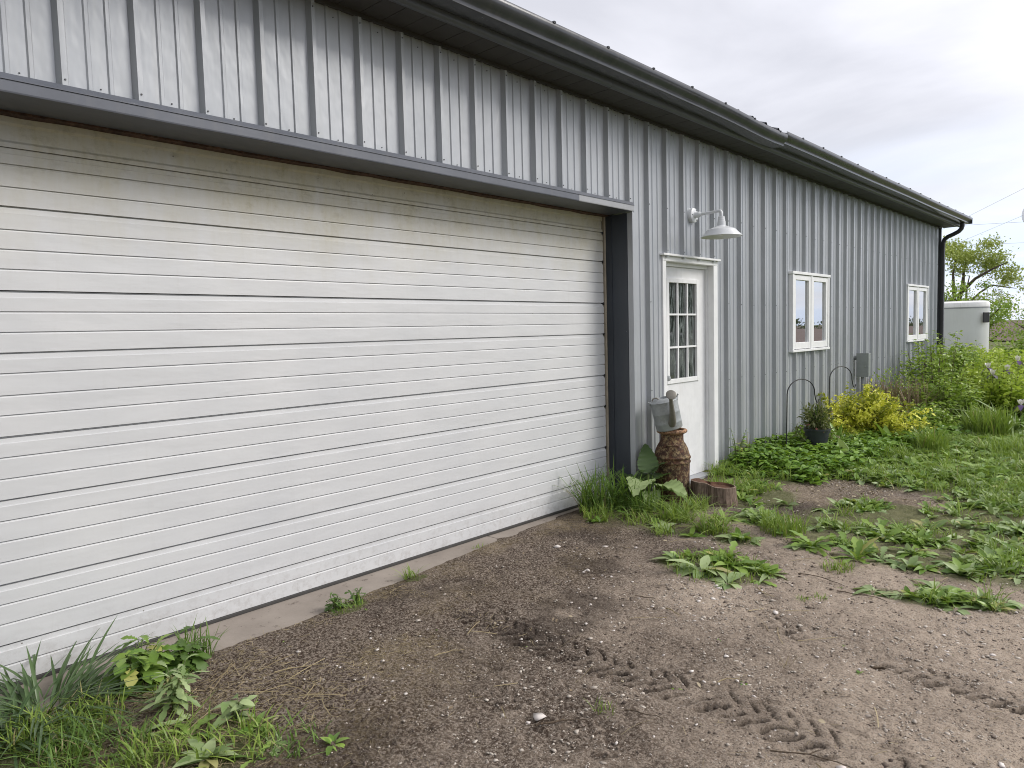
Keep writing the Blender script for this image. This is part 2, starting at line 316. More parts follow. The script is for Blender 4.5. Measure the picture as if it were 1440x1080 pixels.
# ------------------------------------------------------------------ mesh helpers
def link(o, parent=None):
    COL.objects.link(o)
    if parent is not None: o.parent = parent
    return o
def np_mesh(name, V, Fs):
    """V (n,3); Fs list of (m,k) int arrays"""
    me = bpy.data.meshes.new(name); V = np.asarray(V, np.float32)
    me.vertices.add(len(V)); me.vertices.foreach_set('co', V.ravel())
    Fs = [np.asarray(f, np.int32) for f in Fs if len(f)]
    tot = np.concatenate([np.full(len(f), f.shape[1], np.int32) for f in Fs]); idx = np.concatenate([f.ravel() for f in Fs])
    me.loops.add(len(idx)); me.loops.foreach_set('vertex_index', idx)
    me.polygons.add(len(tot)); st = np.concatenate([[0], np.cumsum(tot)[:-1]]).astype(np.int32)
    me.polygons.foreach_set('loop_start', st); me.polygons.foreach_set('loop_total', tot)
    me.update(calc_edges=True); return me
class MB:
    def __init__(s): s.v = []; s.f = []; s.M = None
    def add(s, vs_, fs):
        o = len(s.v)
        if s.M is not None: vs_ = [tuple(s.M @ Vector(p)) for p in vs_]
        s.v += [tuple(p) for p in vs_]; s.f += [tuple(i+o for i in f) for f in fs]; return s
    def box(s, x0, x1, y0, y1, z0, z1):
        return s.add([(x0,y0,z0),(x1,y0,z0),(x1,y1,z0),(x0,y1,z0),(x0,y0,z1),(x1,y0,z1),(x1,y1,z1),(x0,y1,z1)],
                     [(0,3,2,1),(4,5,6,7),(0,1,5,4),(1,2,6,5),(2,3,7,6),(3,0,4,7)])
    def ext_y(s, prof, ys, dz=None, caps=True):
        n = len(prof); V = []
        for i, y in enumerate(ys):
            d = dz[i] if dz is not None else 0
            V += [(x, y, z+d) for x, z in prof]
        F = []
        for i in range(len(ys)-1):
            for j in range(n):
                a, b = i*n+j, i*n+(j+1) % n
                F.append((a, a+n, b+n, b))
        if caps: F += [tuple(range(n)), tuple(reversed(range((len(ys)-1)*n, len(ys)*n)))]
        return s.add(V, F)
    def tube(s, pts, rad, n=8, cap=True):
        pts = [Vector(p) for p in pts]; m = len(pts)
        if not isinstance(rad, (list, tuple)): rad = [rad]*m
        V = []; prev = None
        for i, p in enumerate(pts):
            t = (pts[min(i+1, m-1)] - pts[max(i-1, 0)]).normalized()
            if prev is None:
                a = Vector((0, 0, 1)) if abs(t.z) < .9 else Vector((1, 0, 0)); u = t.cross(a).normalized()
            else:
                u = (prev - t*prev.dot(t)).normalized()
            prev = u; w = t.cross(u)
            for k in range(n):
                an = 2*math.pi*k/n; V.append(p + (u*math.cos(an)+w*math.sin(an))*rad[i])
        F = [(i*n+k, i*n+(k+1) % n, (i+1)*n+(k+1) % n, (i+1)*n+k) for i in range(m-1) for k in range(n)]
        if cap: F += [tuple(reversed(range(n))), tuple(range((m-1)*n, m*n))]
        return s.add(V, F)
    def lathe(s, prof, n=24, c=(0,0,0), wob=None, caps=True):
        V = []
        for i, (r, z) in enumerate(prof):
            for k in range(n):
                a = 2*math.pi*k/n; rr = r*(1 if wob is None else wob(a, z))
                V.append((c[0]+rr*math.cos(a), c[1]+rr*math.sin(a), c[2]+z))
        m = len(prof)
        F = [(i*n+k, i*n+(k+1) % n, (i+1)*n+(k+1) % n, (i+1)*n+k) for i in range(m-1) for k in range(n)]
        if caps: F += [tuple(reversed(range(n))), tuple(range((m-1)*n, m*n))]
        return s.add(V, F)
    def build(s, name, m, parent=None, smooth=False, bevel=0):
        me = bpy.data.meshes.new(name); me.from_pydata(s.v, [], s.f); me.update()
        if m is not None: me.materials.append(m)
        if smooth:
            me.polygons.foreach_set('use_smooth', [True]*len(me.polygons))
            try: me.set_sharp_from_angle(angle=R(42))
            except Exception: pass
        o = link(bpy.data.objects.new(name, me), parent)
        if bevel:
            b = o.modifiers.new('bevel', 'BEVEL'); b.width = bevel; b.segments = 2; b.limit_method = 'ANGLE'
        return o
def thing(name, label, cat, loc=(0,0,0), rz=0, group=None):
    o = bpy.data.objects.new(name, None); o.location = loc; o.rotation_euler = (0, 0, rz); COL.objects.link(o)
    return tag(o, label, cat, group)
def tag(o, label, cat, group=None):
    o['label'] = label; o['category'] = cat
    if group: o['group'] = group
    return o
def kind(o, k): o['kind'] = k; return o
def from_mesh(name, me, m=None, parent=None):
    if m is not None and not me.materials: me.materials.append(m)
    return link(bpy.data.objects.new(name, me), parent)

# ---- leaves ---------------------------------------------------------------
def tpl(rows, fold=.12, droop=.35, wav=0.0):
    """rows: (t, halfwidth) along the leaf; three columns; returns verts (k,3) as (side, along, up) and faces"""
    V = []; F = []
    for i, (t, w) in enumerate(rows):
        z = -droop*t*t; s_ = wav*math.sin(i*2.1)
        if i == 0 or w <= 0.001: V.append([(0, t, z, 0)])
        else: V.append([(-w, t, z, fold*w*2+s_), (0, t, z, 0), (w, t, z, fold*w*2-s_)])
    flat = []; idx = []
    for r in V:
        idx.append(list(range(len(flat), len(flat)+len(r)))); flat += r
    for a, b in zip(idx[:-1], idx[1:]):
        if len(a) == 1 and len(b) == 3: F += [(a[0], b[1], b[0]), (a[0], b[2], b[1])]
        elif len(a) == 3 and len(b) == 1: F += [(a[0], a[1], b[0]), (a[1], a[2], b[0])]
        elif len(a) == 3: F += [(a[0], a[1], b[1]), (a[0], b[1], b[0]), (a[1], a[2], b[2]), (a[1], b[2], b[1])]
    return np.array(flat, np.float32), np.array(F, np.int32)
T_SMALL = tpl([(0, 0), (.45, .5), (1, 0)], .15, .2)
T_OVAL = tpl([(0, 0), (.25, .38), (.55, .5), (.82, .3), (1, 0)], .12, .35)
T_LANCE = tpl([(0, 0), (.12, .22), (.4, .46), (.7, .36), (1, 0)], .18, .45)
T_BLADE = tpl([(0, .32), (.3, .5), (.6, .42), (.85, .22), (1, 0)], .25, .7)
T_BLADE = (T_BLADE[0], T_BLADE[1])
T_DAND = tpl([(0, 0), (.10, .10), (.2, .24), (.26, .13), (.38, .36), (.45, .20), (.58, .48), (.66, .28), (.8, .5), (.9, .34), (1, 0)], .12, .45, .02)
T_DOCK = tpl([(0, 0), (.08, .08), (.2, .32), (.4, .5), (.6, .46), (.8, .30), (.92, .14), (1, 0)], .18, .35, .03)
T_BURD = tpl([(0, 0), (.015, .26), (.05, .36), (.08, .40), (.11, .44), (.16, .50), (.20, .47), (.25, .53), (.30, .48), (.36, .52), (.42, .44), (.48, .46), (.55, .37), (.62, .38), (.70, .28), (.77, .28), (.85, .17), (.91, .14), (.96, .06), (1, 0)], .12, .40, .055)
T_STRAP = tpl([(0, .30), (.2, .42), (.4, .5), (.6, .48), (.8, .34), (.93, .16), (1, 0)], .22, .0)
def unit(a): return a/np.maximum(np.linalg.norm(a, axis=-1, keepdims=True), 1e-9)
def leaves(T, P, D, N, L, W, droop=None):
    TV, TF = T; n = len(P); D = unit(np.asarray(D, float)); N = np.asarray(N, float)
    S = unit(np.cross(D, N)); N = np.cross(S, D)
    L = np.broadcast_to(L, (n,)); W = np.broadcast_to(W, (n,))
    dz = TV[None, :, 2]*L[:, None] + TV[None, :, 3]*W[:, None]
    if droop is not None: dz = dz + droop[:, None]*(-(TV[None, :, 1]**2))*L[:, None]
    V = P[:, None, :] + S[:, None, :]*(TV[None, :, 0]*W[:, None])[..., None] + D[:, None, :]*(TV[None, :, 1]*L[:, None])[..., None] + N[:, None, :]*dz[..., None]
    F = TF[None] + (np.arange(n)*len(TV))[:, None, None]
    return V.reshape(-1, 3), F.reshape(-1, TF.shape[1])
def rand_dirs(n, up=.3, spread=1.0):
    d = rng.normal(size=(n, 3)); d = unit(d)*spread; d[:, 2] += up; return unit(d)
def blades(P, h, w, lean=.35, bend=.5, seg=3):
    """grass blades: tapering bent strips at P"""
    n = len(P); a = rng.uniform(0, 2*np.pi, n); h = np.broadcast_to(h, (n,)); w = np.broadcast_to(w, (n,))
    ln = rng.normal(0, lean, n); dirv = np.stack([np.cos(a), np.sin(a), np.zeros(n)], 1)
    side = np.stack([-np.sin(a), np.cos(a), np.zeros(n)], 1)
    bd = np.abs(rng.normal(bend, bend*.5, n)); V = np.zeros((n, 2*seg+1, 3)); up = np.array([0, 0, 1.0])
    for i in range(seg+1):
        t = i/seg
        c = P + dirv*((ln*t + bd*t*t)*h)[:, None] + up*((t - .32*bd*t*t)*h)[:, None]
        if i < seg:
            ww = w*(1-.25*t if i else .75)*.5
            V[:, 2*i] = c - side*ww[:, None]; V[:, 2*i+1] = c + side*ww[:, None]
        else: V[:, 2*seg] = c
    q = np.array([[2*i, 2*i+1, 2*i+3, 2*i+2] for i in range(seg-1)]); t_ = np.array([[2*seg-2, 2*seg-1, 2*seg]])
    off = (np.arange(n)*(2*seg+1))[:, None, None]
    return V.reshape(-1, 3), (q[None]+off).reshape(-1, 4), (t_[None]+off).reshape(-1, 3)
class Fol:
    """gathers numpy leaf batches of one material into one mesh"""
    def __init__(s): s.V = []; s.F = {3: [], 4: []}; s.n = 0
    def put(s, V, *Fs):
        for F in Fs:
            if len(F): s.F[F.shape[1]].append(F + s.n)
        s.V.append(V); s.n += len(V); return s
    def build(s, name, m, parent=None):
        me = np_mesh(name, np.concatenate(s.V), [np.concatenate(f) for f in s.F.values() if f])
        return from_mesh(name, me, m, parent)
LEAFMESH = {}
def leaf_mesh(key, T, m, variants=4, droop=(.0, .5), w=1.0, asp=.4):
    asp = max(.05, round(asp*8)/8); k = (key, id(T), m.name, asp)
    if k not in LEAFMESH:
        L = []
        for i in range(variants):
            V, F = T; V = V.copy(); V[:, 2] += V[:, 3]*asp; V = V[:, :3]; V[:, 0] *= w*random.uniform(.9, 1.1)
            V[:, 2] -= random.uniform(*droop)*V[:, 1]**2; V[:, 0] += random.uniform(-.10, .10)*V[:, 1]**2
            me = np_mesh(key, V, [F]); me.materials.append(m); me.polygons.foreach_set('use_smooth', [True]*len(F)); L.append(me)
        LEAFMESH[k] = L
    return random.choice(LEAFMESH[k])
def put_leaf(parent, key, T, m, p, az, el, L, w, roll=0, droop=(0, .5)):
    """one leaf object, pointing along azimuth az and elevation el"""
    me = leaf_mesh(key, T, m, droop=droop, asp=w/L)
    o = link(bpy.data.objects.new('leaf', me), parent)
    d = Vector((math.cos(az)*math.cos(el), math.sin(az)*math.cos(el), math.sin(el)))
    s_ = Vector((math.sin(az), -math.cos(az), 0)); n = s_.cross(d)
    q = Matrix.Rotation(roll, 3, d); s_ = q @ s_; n = q @ n
    o.matrix_local = Matrix(((s_.x*w, d.x*L, n.x*L, p[0]), (s_.y*w, d.y*L, n.y*L, p[1]), (s_.z*w, d.z*L, n.z*L, p[2]), (0, 0, 0, 1)))
    return o

# ------------------------------------------------------------------ ground
def vnoise(x, y, s, seed=0):
    """cheap smooth value noise"""
    x = np.asarray(x)*s + seed*17.3; y = np.asarray(y)*s + seed*9.1
    xi = np.floor(x).astype(np.int64); yi = np.floor(y).astype(np.int64); fx = x-xi; fy = y-yi
    fx = fx*fx*(3-2*fx); fy = fy*fy*(3-2*fy)
    def hsh(a, b):
        h = (a*374761393 + b*668265263 + seed*1442695) & 0x7fffffff
        h = ((h ^ (h >> 13))*1274126177) & 0x7fffffff
        return ((h ^ (h >> 16)) & 0xffff)/65535.0
    return (hsh(xi, yi)*(1-fx)+hsh(xi+1, yi)*fx)*(1-fy) + (hsh(xi, yi+1)*(1-fx)+hsh(xi+1, yi+1)*fx)*fy
def fbm(x, y, s, o=4, seed=0):
    return sum(vnoise(x, y, s*2**i, seed+i)*.5**i for i in range(o))/sum(.5**i for i in range(o))
def sstep(a, b, x): t = np.clip((x-a)/(b-a), 0, 1); return t*t*(3-2*t)
def slab_edge(y):        # where the soil covers the concrete
    return np.interp(y, [-1, 1.5, 2.2, 2.9, 3.7, 4.4, 5.5], [.10, .07, .055, -.045, -.16, -.20, -.24]) + .035*(fbm(y, y*0+3.3, 5, 4, 5)-.5)*2
GREEN = [(2.05, 5.75, .85, .85, 1), (2.75, 6.2, .75, 1.0, 1), (1.62, 5.35, .38, .45, .9), (2.4, 4.98, .5, .35, 1), (2.85, 5.1, .3, .35, .8),
         (1.42, 4.02, .42, .26, .95), (.45, 4.75, .62, .42, .55), (1.05, 4.75, .42, .28, .55), (.15, 5.4, .6, .8, .7), (.75, 6.1, .5, .55, .8), (1.15, 5.35, .3, .25, .85),
         (.36, .62, .36, .28, .8), (.72, 1.0, .22, .16, .45), (.95, 1.15, .22, .16, .45), (.2, 1.12, .26, .16, .6), (.14, 2.19, .10, .14, 1), (.08, 2.74, .05, .09, .8),
         (2.45, 4.25, .26, .10, .7), (2.75, 4.42, .24, .12, .7), (.95, .86, .3, .25, .7)]
def greenness(x, y):
    g = np.zeros_like(x)
    for cx, cy, rx, ry, k in GREEN:
        g = np.maximum(g, k*(1-((x-cx)/rx)**2-((y-cy)/ry)**2))
    far = sstep(7.0, 7.8, y + .35*(x-1.2)) * np.where(x > -.1, 1, 0)
    bed = sstep(.0, .25, 1.05+.16*(y-7)-x)*sstep(6.5, 6.9, y)
    g = np.maximum(g, np.maximum(far, bed))
    return np.clip(sstep(.02, .5, g + .9*(fbm(x, y, 3.5, 4, 11)-.5)*np.minimum(1, np.maximum(g, 0)*4)), 0, 1)
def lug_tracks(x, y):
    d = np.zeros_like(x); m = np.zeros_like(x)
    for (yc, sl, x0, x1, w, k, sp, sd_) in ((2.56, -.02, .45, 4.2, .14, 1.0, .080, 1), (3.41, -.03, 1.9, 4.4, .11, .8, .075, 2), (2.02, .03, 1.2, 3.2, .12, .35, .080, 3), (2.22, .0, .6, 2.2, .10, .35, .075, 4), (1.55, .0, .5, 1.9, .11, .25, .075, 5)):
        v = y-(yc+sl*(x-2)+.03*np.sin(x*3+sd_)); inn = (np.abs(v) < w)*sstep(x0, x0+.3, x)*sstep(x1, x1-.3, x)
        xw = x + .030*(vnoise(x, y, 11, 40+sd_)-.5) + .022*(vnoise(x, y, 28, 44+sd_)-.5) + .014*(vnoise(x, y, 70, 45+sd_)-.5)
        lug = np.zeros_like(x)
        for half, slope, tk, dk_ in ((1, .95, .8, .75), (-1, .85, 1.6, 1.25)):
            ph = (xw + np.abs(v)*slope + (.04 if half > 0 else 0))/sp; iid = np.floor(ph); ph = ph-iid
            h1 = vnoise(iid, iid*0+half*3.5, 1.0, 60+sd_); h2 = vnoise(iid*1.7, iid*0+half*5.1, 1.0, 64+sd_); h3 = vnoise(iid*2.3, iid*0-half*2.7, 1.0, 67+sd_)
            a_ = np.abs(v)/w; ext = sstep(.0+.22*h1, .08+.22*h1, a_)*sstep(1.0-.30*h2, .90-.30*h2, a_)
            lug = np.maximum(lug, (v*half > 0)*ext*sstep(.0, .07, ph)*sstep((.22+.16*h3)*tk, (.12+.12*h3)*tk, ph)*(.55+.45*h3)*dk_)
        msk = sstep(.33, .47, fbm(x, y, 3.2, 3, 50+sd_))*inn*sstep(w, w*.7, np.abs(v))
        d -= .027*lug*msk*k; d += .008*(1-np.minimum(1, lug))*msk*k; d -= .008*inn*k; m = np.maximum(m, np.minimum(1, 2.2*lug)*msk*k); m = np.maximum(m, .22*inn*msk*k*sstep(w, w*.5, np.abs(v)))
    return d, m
def base_h(x, y):
    h = .035*(fbm(x, y, .5, 3, 1)-.5) + .014*(fbm(x, y, 3, 3, 2)-.5)
    h += .055*sstep(.8, .1, x)*sstep(6.3, 7.5, y) + .03*greenness(x, y)*sstep(5, 8, y)
    e = slab_edge(y); near = sstep(-.6, .2, y)*sstep(5.7, 5.3, y)
    under = sstep(.02, -.02, x-e)
    cover = .004 + .012*sstep(0, .12, x-e) + h*sstep(0, .5, x-e)
    h = h*(1-near) + near*(cover*(1-under) - .035*under)
    return np.where(x < -.45, -.06, h)
def ground_h(x, y):
    x = np.asarray(x, float); y = np.asarray(y, float)
    d, _ = lug_tracks(x, y); return base_h(x, y)+d
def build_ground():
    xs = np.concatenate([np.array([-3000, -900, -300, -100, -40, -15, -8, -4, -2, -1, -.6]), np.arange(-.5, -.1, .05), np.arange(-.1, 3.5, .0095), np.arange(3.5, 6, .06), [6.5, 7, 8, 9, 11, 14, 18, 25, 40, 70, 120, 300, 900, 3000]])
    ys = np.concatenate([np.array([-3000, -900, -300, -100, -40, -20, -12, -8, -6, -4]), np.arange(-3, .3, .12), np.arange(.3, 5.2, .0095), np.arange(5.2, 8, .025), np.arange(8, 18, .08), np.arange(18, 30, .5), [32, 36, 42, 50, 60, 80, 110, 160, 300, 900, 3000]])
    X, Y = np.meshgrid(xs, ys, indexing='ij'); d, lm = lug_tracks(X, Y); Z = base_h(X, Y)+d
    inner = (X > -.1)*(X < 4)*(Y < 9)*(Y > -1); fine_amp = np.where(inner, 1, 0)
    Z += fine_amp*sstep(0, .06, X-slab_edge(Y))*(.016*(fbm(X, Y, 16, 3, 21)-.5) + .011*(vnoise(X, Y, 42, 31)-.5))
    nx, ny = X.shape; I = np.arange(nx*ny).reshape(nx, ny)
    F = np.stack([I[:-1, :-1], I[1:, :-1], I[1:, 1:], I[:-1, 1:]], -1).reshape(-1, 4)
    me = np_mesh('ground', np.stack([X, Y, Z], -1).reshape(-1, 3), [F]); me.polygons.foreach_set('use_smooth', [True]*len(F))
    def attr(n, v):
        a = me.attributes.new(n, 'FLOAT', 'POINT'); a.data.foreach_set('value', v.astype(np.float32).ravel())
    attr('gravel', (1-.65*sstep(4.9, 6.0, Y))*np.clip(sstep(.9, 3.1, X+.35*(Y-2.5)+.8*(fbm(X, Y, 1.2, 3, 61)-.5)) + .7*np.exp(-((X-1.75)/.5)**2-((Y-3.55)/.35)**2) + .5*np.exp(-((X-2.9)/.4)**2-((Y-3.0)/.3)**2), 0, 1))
    attr('damp_lug_shade', np.clip(lm*1.0 + .55*sstep(.55, .7, fbm(X, Y, 2.2, 4, 71))*sstep(3.3, 1.5, X), 0, 1))  # damp blotches, plus moisture and shade painted into the lug slots
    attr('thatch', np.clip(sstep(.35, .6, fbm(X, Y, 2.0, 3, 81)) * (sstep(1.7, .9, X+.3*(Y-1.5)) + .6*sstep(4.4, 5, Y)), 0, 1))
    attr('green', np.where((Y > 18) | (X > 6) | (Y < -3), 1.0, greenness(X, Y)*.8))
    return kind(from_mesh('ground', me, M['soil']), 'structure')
ground = build_ground()
fld = MB(); fld.add([(-400, 62, .03), (900, 62, .03), (900, 700, .5), (-400, 700, .5)], [(0, 1, 2, 3)])
fld.add([(25, -60, .03), (900, -60, .03), (900, 58, .03), (34, 58, .03)], [(0, 1, 2, 3)])
kind(fld.build('field', M['field']), 'structure')

# concrete apron in front of the overhead door
ap = bpy.data.objects.new('concrete_apron', None); COL.objects.link(ap); kind(ap, 'structure')
MB().box(-.70, .09, -.4, 3.708, -.15, 0).build('slab', M['concrete'], ap, bevel=.006)
MB().box(-.70, .06, 3.716, 5.55, -.15, -.002).build('slab', M['concrete'], ap, bevel=.006)

# ------------------------------------------------------------------ the metal building
S, Y0, RIBH, WT = .3048, .9835, .037, 3.372
K0, K1 = -11, 50
YW0, YW1 = Y0+K0*S, Y0+K1*S
bld = thing('metal_building', 'long grey ribbed steel shed with charcoal eaves, white overhead door and white windows', 'building')
OPEN = [(.385, 5.335, -1, 2.575), (5.835, 6.85, -1, 2.20), (8.78, 9.995, 1.24, 2.17), (13.85, 15.20, 1.22, 2.175)]
def siding_profile(ya, yb):
    pts = [(ya, 0.0)]
    for k in range(K0-1, K1+2):
        c = Y0+k*S
        for dy, x in ((-.025, 0), (-.011, RIBH), (.011, RIBH), (.025, 0), (.35*S-.013, 0), (.35*S-.007, .0075), (.35*S+.007, .0075), (.35*S+.012, 0),
                      (.63*S-.013, 0), (.63*S-.007, .0075), (.63*S+.007, .0075), (.63*S+.012, 0)):
            if ya < c+dy < yb: pts.append((c+dy, x))
    pts.append((yb, 0.0)); pts.sort()
    for o in OPEN:
        for e in o[:2]:
            if ya < e < yb:
                x = float(np.interp(e, [p[0] for p in pts], [p[1] for p in pts])); pts.append((e, x)); pts.sort()
    # end x on a rib when the panel edge falls on it
    return pts
kb = [K0]+[k for k in range(K0, K1) if (k-1) % 3 == 0 and k > K0]+[K1]
for a, b in zip(kb[:-1], kb[1:]):
    ya, yb = Y0+a*S-.030, Y0+b*S-.026
    if a == K0: ya = YW0
    if b == K1: yb = YW1
    mb = MB(); pts = siding_profile(ya, yb); lap = .0012 if (a//3) % 2 else 0.0
    for (y0, x0), (y1, x1) in zip(pts[:-1], pts[1:]):
        ym = (y0+y1)/2; zr = [(-.03, WT)]
        for o in OPEN:
            if o[0] < ym < o[1]:
                zr = [(p, q) for p, q in ((-.03, o[2]), (o[3], WT)) if q > p]
        for z0, z1 in zr:
            mb.add([(x0+lap, y0, z0), (x1+lap, y1, z0), (x1+lap, y1, z1), (x0+lap, y0, z1)], [(0, 1, 2, 3)])
    whole = [o for o in OPEN if o[0] <= ya and yb <= o[1]]
    if whole and whole[0][2] > 0:      # a sheet wholly within a window's width is two sheets, under and over it
        lo, hi = MB(), MB()
        for q in range(0, len(mb.v), 4):
            t_ = hi if mb.v[q][2] > 1.7 else lo; t_.add(mb.v[q:q+4], [(0, 1, 2, 3)])
        lo.build('wall_panel', M['siding'], bld); hi.build('wall_panel', M['siding'], bld)
    elif mb.f: mb.build('wall_panel', M['siding'], bld)
# screws: joined, too small to pick apart
scr = MB()
def screw(x, y, z, r=.0048):
    n = 8; V = [(x, y+r*math.cos(2*math.pi*i/n), z+r*math.sin(2*math.pi*i/n)) for i in range(n)]
    V += [(x+.005, y+.7*r*math.cos(2*math.pi*i/n), z+.7*r*math.sin(2*math.pi*i/n)) for i in range(n)]
    scr.add(V, [(i, (i+1) % n, n+(i+1) % n, n+i) for i in range(n)]+[tuple(range(n, 2*n))])
def blocked(y, z): return any(o[0]-.03 < y < o[1]+.03 and o[2]-.03 < z < o[3]+.06 for o in OPEN)
for k in range(K0+1, K1):
    for z in (3.33, 2.645, 1.775, .98, .25):
        y = Y0+k*S; zz = 2.655 if (z == 2.645 and y < 5.4) else z
        if not blocked(y, zz): screw(RIBH, y+random.uniform(-.002, .002), zz+random.uniform(-.008, .008))
        y2 = y+.49*S
        if z in (3.33,) or (z == 2.645 and y2 < 5.3):
            if not blocked(y2, zz): screw(0.0, y2, zz+random.uniform(-.006, .006), .004)
for y in np.arange(5.95, 6.9, S): screw(RIBH, Y0+round((y-Y0)/S)*S, 2.26)
kind(scr.build('screws', M['screw'], bld), 'stuff')
# soffit: J trim, boards, fascia
MB().ext_y([(-.01, 3.372), (.034, 3.372), (.034, 3.362), (.040, 3.362), (.040, 3.395), (-.01, 3.395)], [YW0-.2, YW1+.02]).build('soffit_trim', M['soffit'], bld)
sof = {}
SB = .1524; n_s = int((YW1+.25-(YW0-.3))/SB)
sm_ = MB().ext_y([(.0405, 3.386), (.292, 3.386), (.292, 3.396), (.0405, 3.396)], [0, SB-.004]); 
sm_.add([(.0405, SB-.004, 3.3895), (.292, SB-.004, 3.3895), (.292, SB, 3.3895), (.0405, SB, 3.3895)], [(3, 2, 1, 0)])
so = sm_.build('soffit_board', M['soffit'], bld); so.location = (0, YW0-.3, 0)
for i in range(1, n_s):
    c = so.copy(); COL.objects.link(c); c.parent = bld; c.location = (0, YW0-.3+i*SB, random.uniform(-.0008, .0008))
lip = [(.280, 3.384), (.286, 3.379), (.300, 3.377), (.314, 3.381), (.321, 3.390), (.323, 3.402), (.323, 3.47), (.300, 3.47), (.300, 3.392), (.286, 3.389)]
fj = [YW0-.3, .6, 4.6, 8.56, 12.5, YW1+.25]
for a, b in zip(fj[:-1], fj[1:]):
    ys = list(np.linspace(a, b-.004, 14)); MB().ext_y(lip, ys, [random.uniform(-.0015, .0015) for _ in ys]).build('fascia_board', M['charcoal'], bld, smooth=True)
# gutter, two runs meeting at a sagging joint
gp = [(.327, 3.424), (.452, 3.419), (.458, 3.423), (.459, 3.440), (.464, 3.452), (.476, 3.464), (.490, 3.478), (.499, 3.494), (.502, 3.509), (.502, 3.531), (.498, 3.536), (.484, 3.536), (.484, 3.532), (.497, 3.528), (.497, 3.510), (.494, 3.497), (.486, 3.483), (.460, 3.458), (.454, 3.444), (.452, 3.427), (.332, 3.430), (.332, 3.53), (.327, 3.53)]
for ya, yb, sag in ((YW0-.32, 7.478, 1), (7.488, YW1+.28, 0)):
    ys = np.linspace(ya, yb, 46); dz = []
    for y in ys:
        d = .006*math.sin(y*1.7)*.4
        if sag: d += -.030*math.exp(-((y-7.2)/.7)**2)
        else: d += .004+.006*(y-7.48)/9
        dz.append(d)
    g = MB().ext_y(gp, list(ys), dz).build('gutter', M['gutter'], bld, smooth=True)
    hm = None
    for y in np.arange(math.ceil((ya-3.1)/.6)*.6+3.1, yb, .6):
        d = float(np.interp(y, ys, dz))
        if hm is None:
            o = MB().box(.33, .506, -.012, .012, 3.532, 3.541).box(.490, .506, -.009, .009, 3.528, 3.543).build('gutter_hanger', M['gutter'], g); hm = o.data
        else: o = link(bpy.data.objects.new('gutter_hanger', hm), g)
        o.location = (0, y, d)
MB().box(.327, .505, YW1+.281, YW1+.285, 3.43, 3.545).build('gutter_end_cap', M['gutter'], bld)
# downspout
dsy = YW1-.05
def ds_ring(pts, hw, hd):
    mb = MB(); V = []; m = len(pts)
    for i, p in enumerate(pts):
        p = Vector(p); t = (Vector(pts[min(i+1, m-1)])-Vector(pts[max(i-1, 0)])).normalized(); s_ = Vector((0, 1, 0)); n = s_.cross(t).normalized()
        for a, b in ((-1, -.7), (-.8, -1), (.8, -1), (1, -.7), (1, .7), (.8, 1), (-.8, 1), (-1, .7)): V.append(p+s_*a*hw+n*b*hd)
    F = [(i*8+k, i*8+(k+1) % 8, (i+1)*8+(k+1) % 8, (i+1)*8+k) for i in range(m-1) for k in range(8)]+[tuple(reversed(range(8))), tuple(range((m-1)*8, m*8))]
    return mb.add(V, F)
ds_ring([(.40, dsy, 3.43), (.40, dsy, 3.37), (.385, dsy, 3.32), (.34, dsy, 3.27), (.25, dsy, 3.225), (.16, dsy, 3.19), (.10, dsy, 3.14), (.078, dsy, 3.07), (.075, dsy, 2.9), (.075, dsy, .12), (.10, dsy, .06), (.2, dsy, .04)], .040, .034).build('downspout', M['black'], bld, smooth=True)
MB().box(-.03, .036, YW1-.028, YW1+.03, -.02, WT).build('corner_trim', M['charcoal'], bld)
# roof with ribs
mb = MB()
RX, RZ, EZ = -5.2, 5.42, 3.555
for side in (1, -1):
    def rp(u, y, h): 
        ex = .43 if side == 1 else 2*RX-.43
        return (ex+(RX-ex)*u, y, EZ+(RZ-EZ)*u+h)
    y = YW0-.3
    prof = []
    while y < YW1+.28:
        prof += [(y, 0), (y+.02, .022), (y+.04, .022), (y+.06, 0)]; y += S
    prof.append((YW1+.27, 0))
    for (a, ha), (b, hb) in zip(prof[:-1], prof[1:]):
        if b > a: mb.add([rp(0, a, ha), rp(0, b, hb), rp(1, b, hb), rp(1, a, ha)], [(0, 1, 2, 3) if side == 1 else (3, 2, 1, 0)])
mb.build('roof', M['roof'], bld)
mb = MB()
for y in (YW0+.001, YW1-.001):
    mb.add([(-.001, y, -.05), (2*RX, y, -.05), (2*RX, y, 3.5), (RX, y, RZ-.03), (-.001, y, 3.5)], [(0, 1, 2, 3, 4)])
mb.add([(2*RX, YW0, -.05), (2*RX, YW1, -.05), (2*RX, YW1, 3.5), (2*RX, YW0, 3.5)], [(0, 1, 2, 3)])
mb.build('rear_walls', M['wall_back'], bld)
# ---- overhead door opening
MB().box(-.31, -.034, 5.298, 5.334, -.02, 2.552).build('jamb', M['navy'], bld, bevel=.003)
MB().box(-.0335, .022, 5.300, 5.338, -.02, 2.551).build('jamb_edge_trim', M['siding'], bld, bevel=.003)
MB().box(-.2, -.196, 5.292, 5.2978, -.02, 2.55).build('jamb_fold', M['navy'], bld)
MB().box(-.31, -.004, .386, .418, -.02, 2.552).build('jamb', M['navy'], bld, bevel=.003)
MB().box(-.285, -.262, 5.275, 5.2975, .0, 2.55).build('weatherstrip', M['wstrip'], bld)
MB().box(-.215, .045, .386, 5.268, 2.5535, 2.60).build('header_soffit', M['charcoal'], bld)
MB().ext_y([(-.30, 2.542), (-.2155, 2.546), (-.2155, 2.60), (-.30, 2.60)], list(np.linspace(.386, 5.30, 30)), [random.uniform(-.004, .004) for _ in range(30)]).build('rusty_angle_iron', M['angle_rust'], bld)
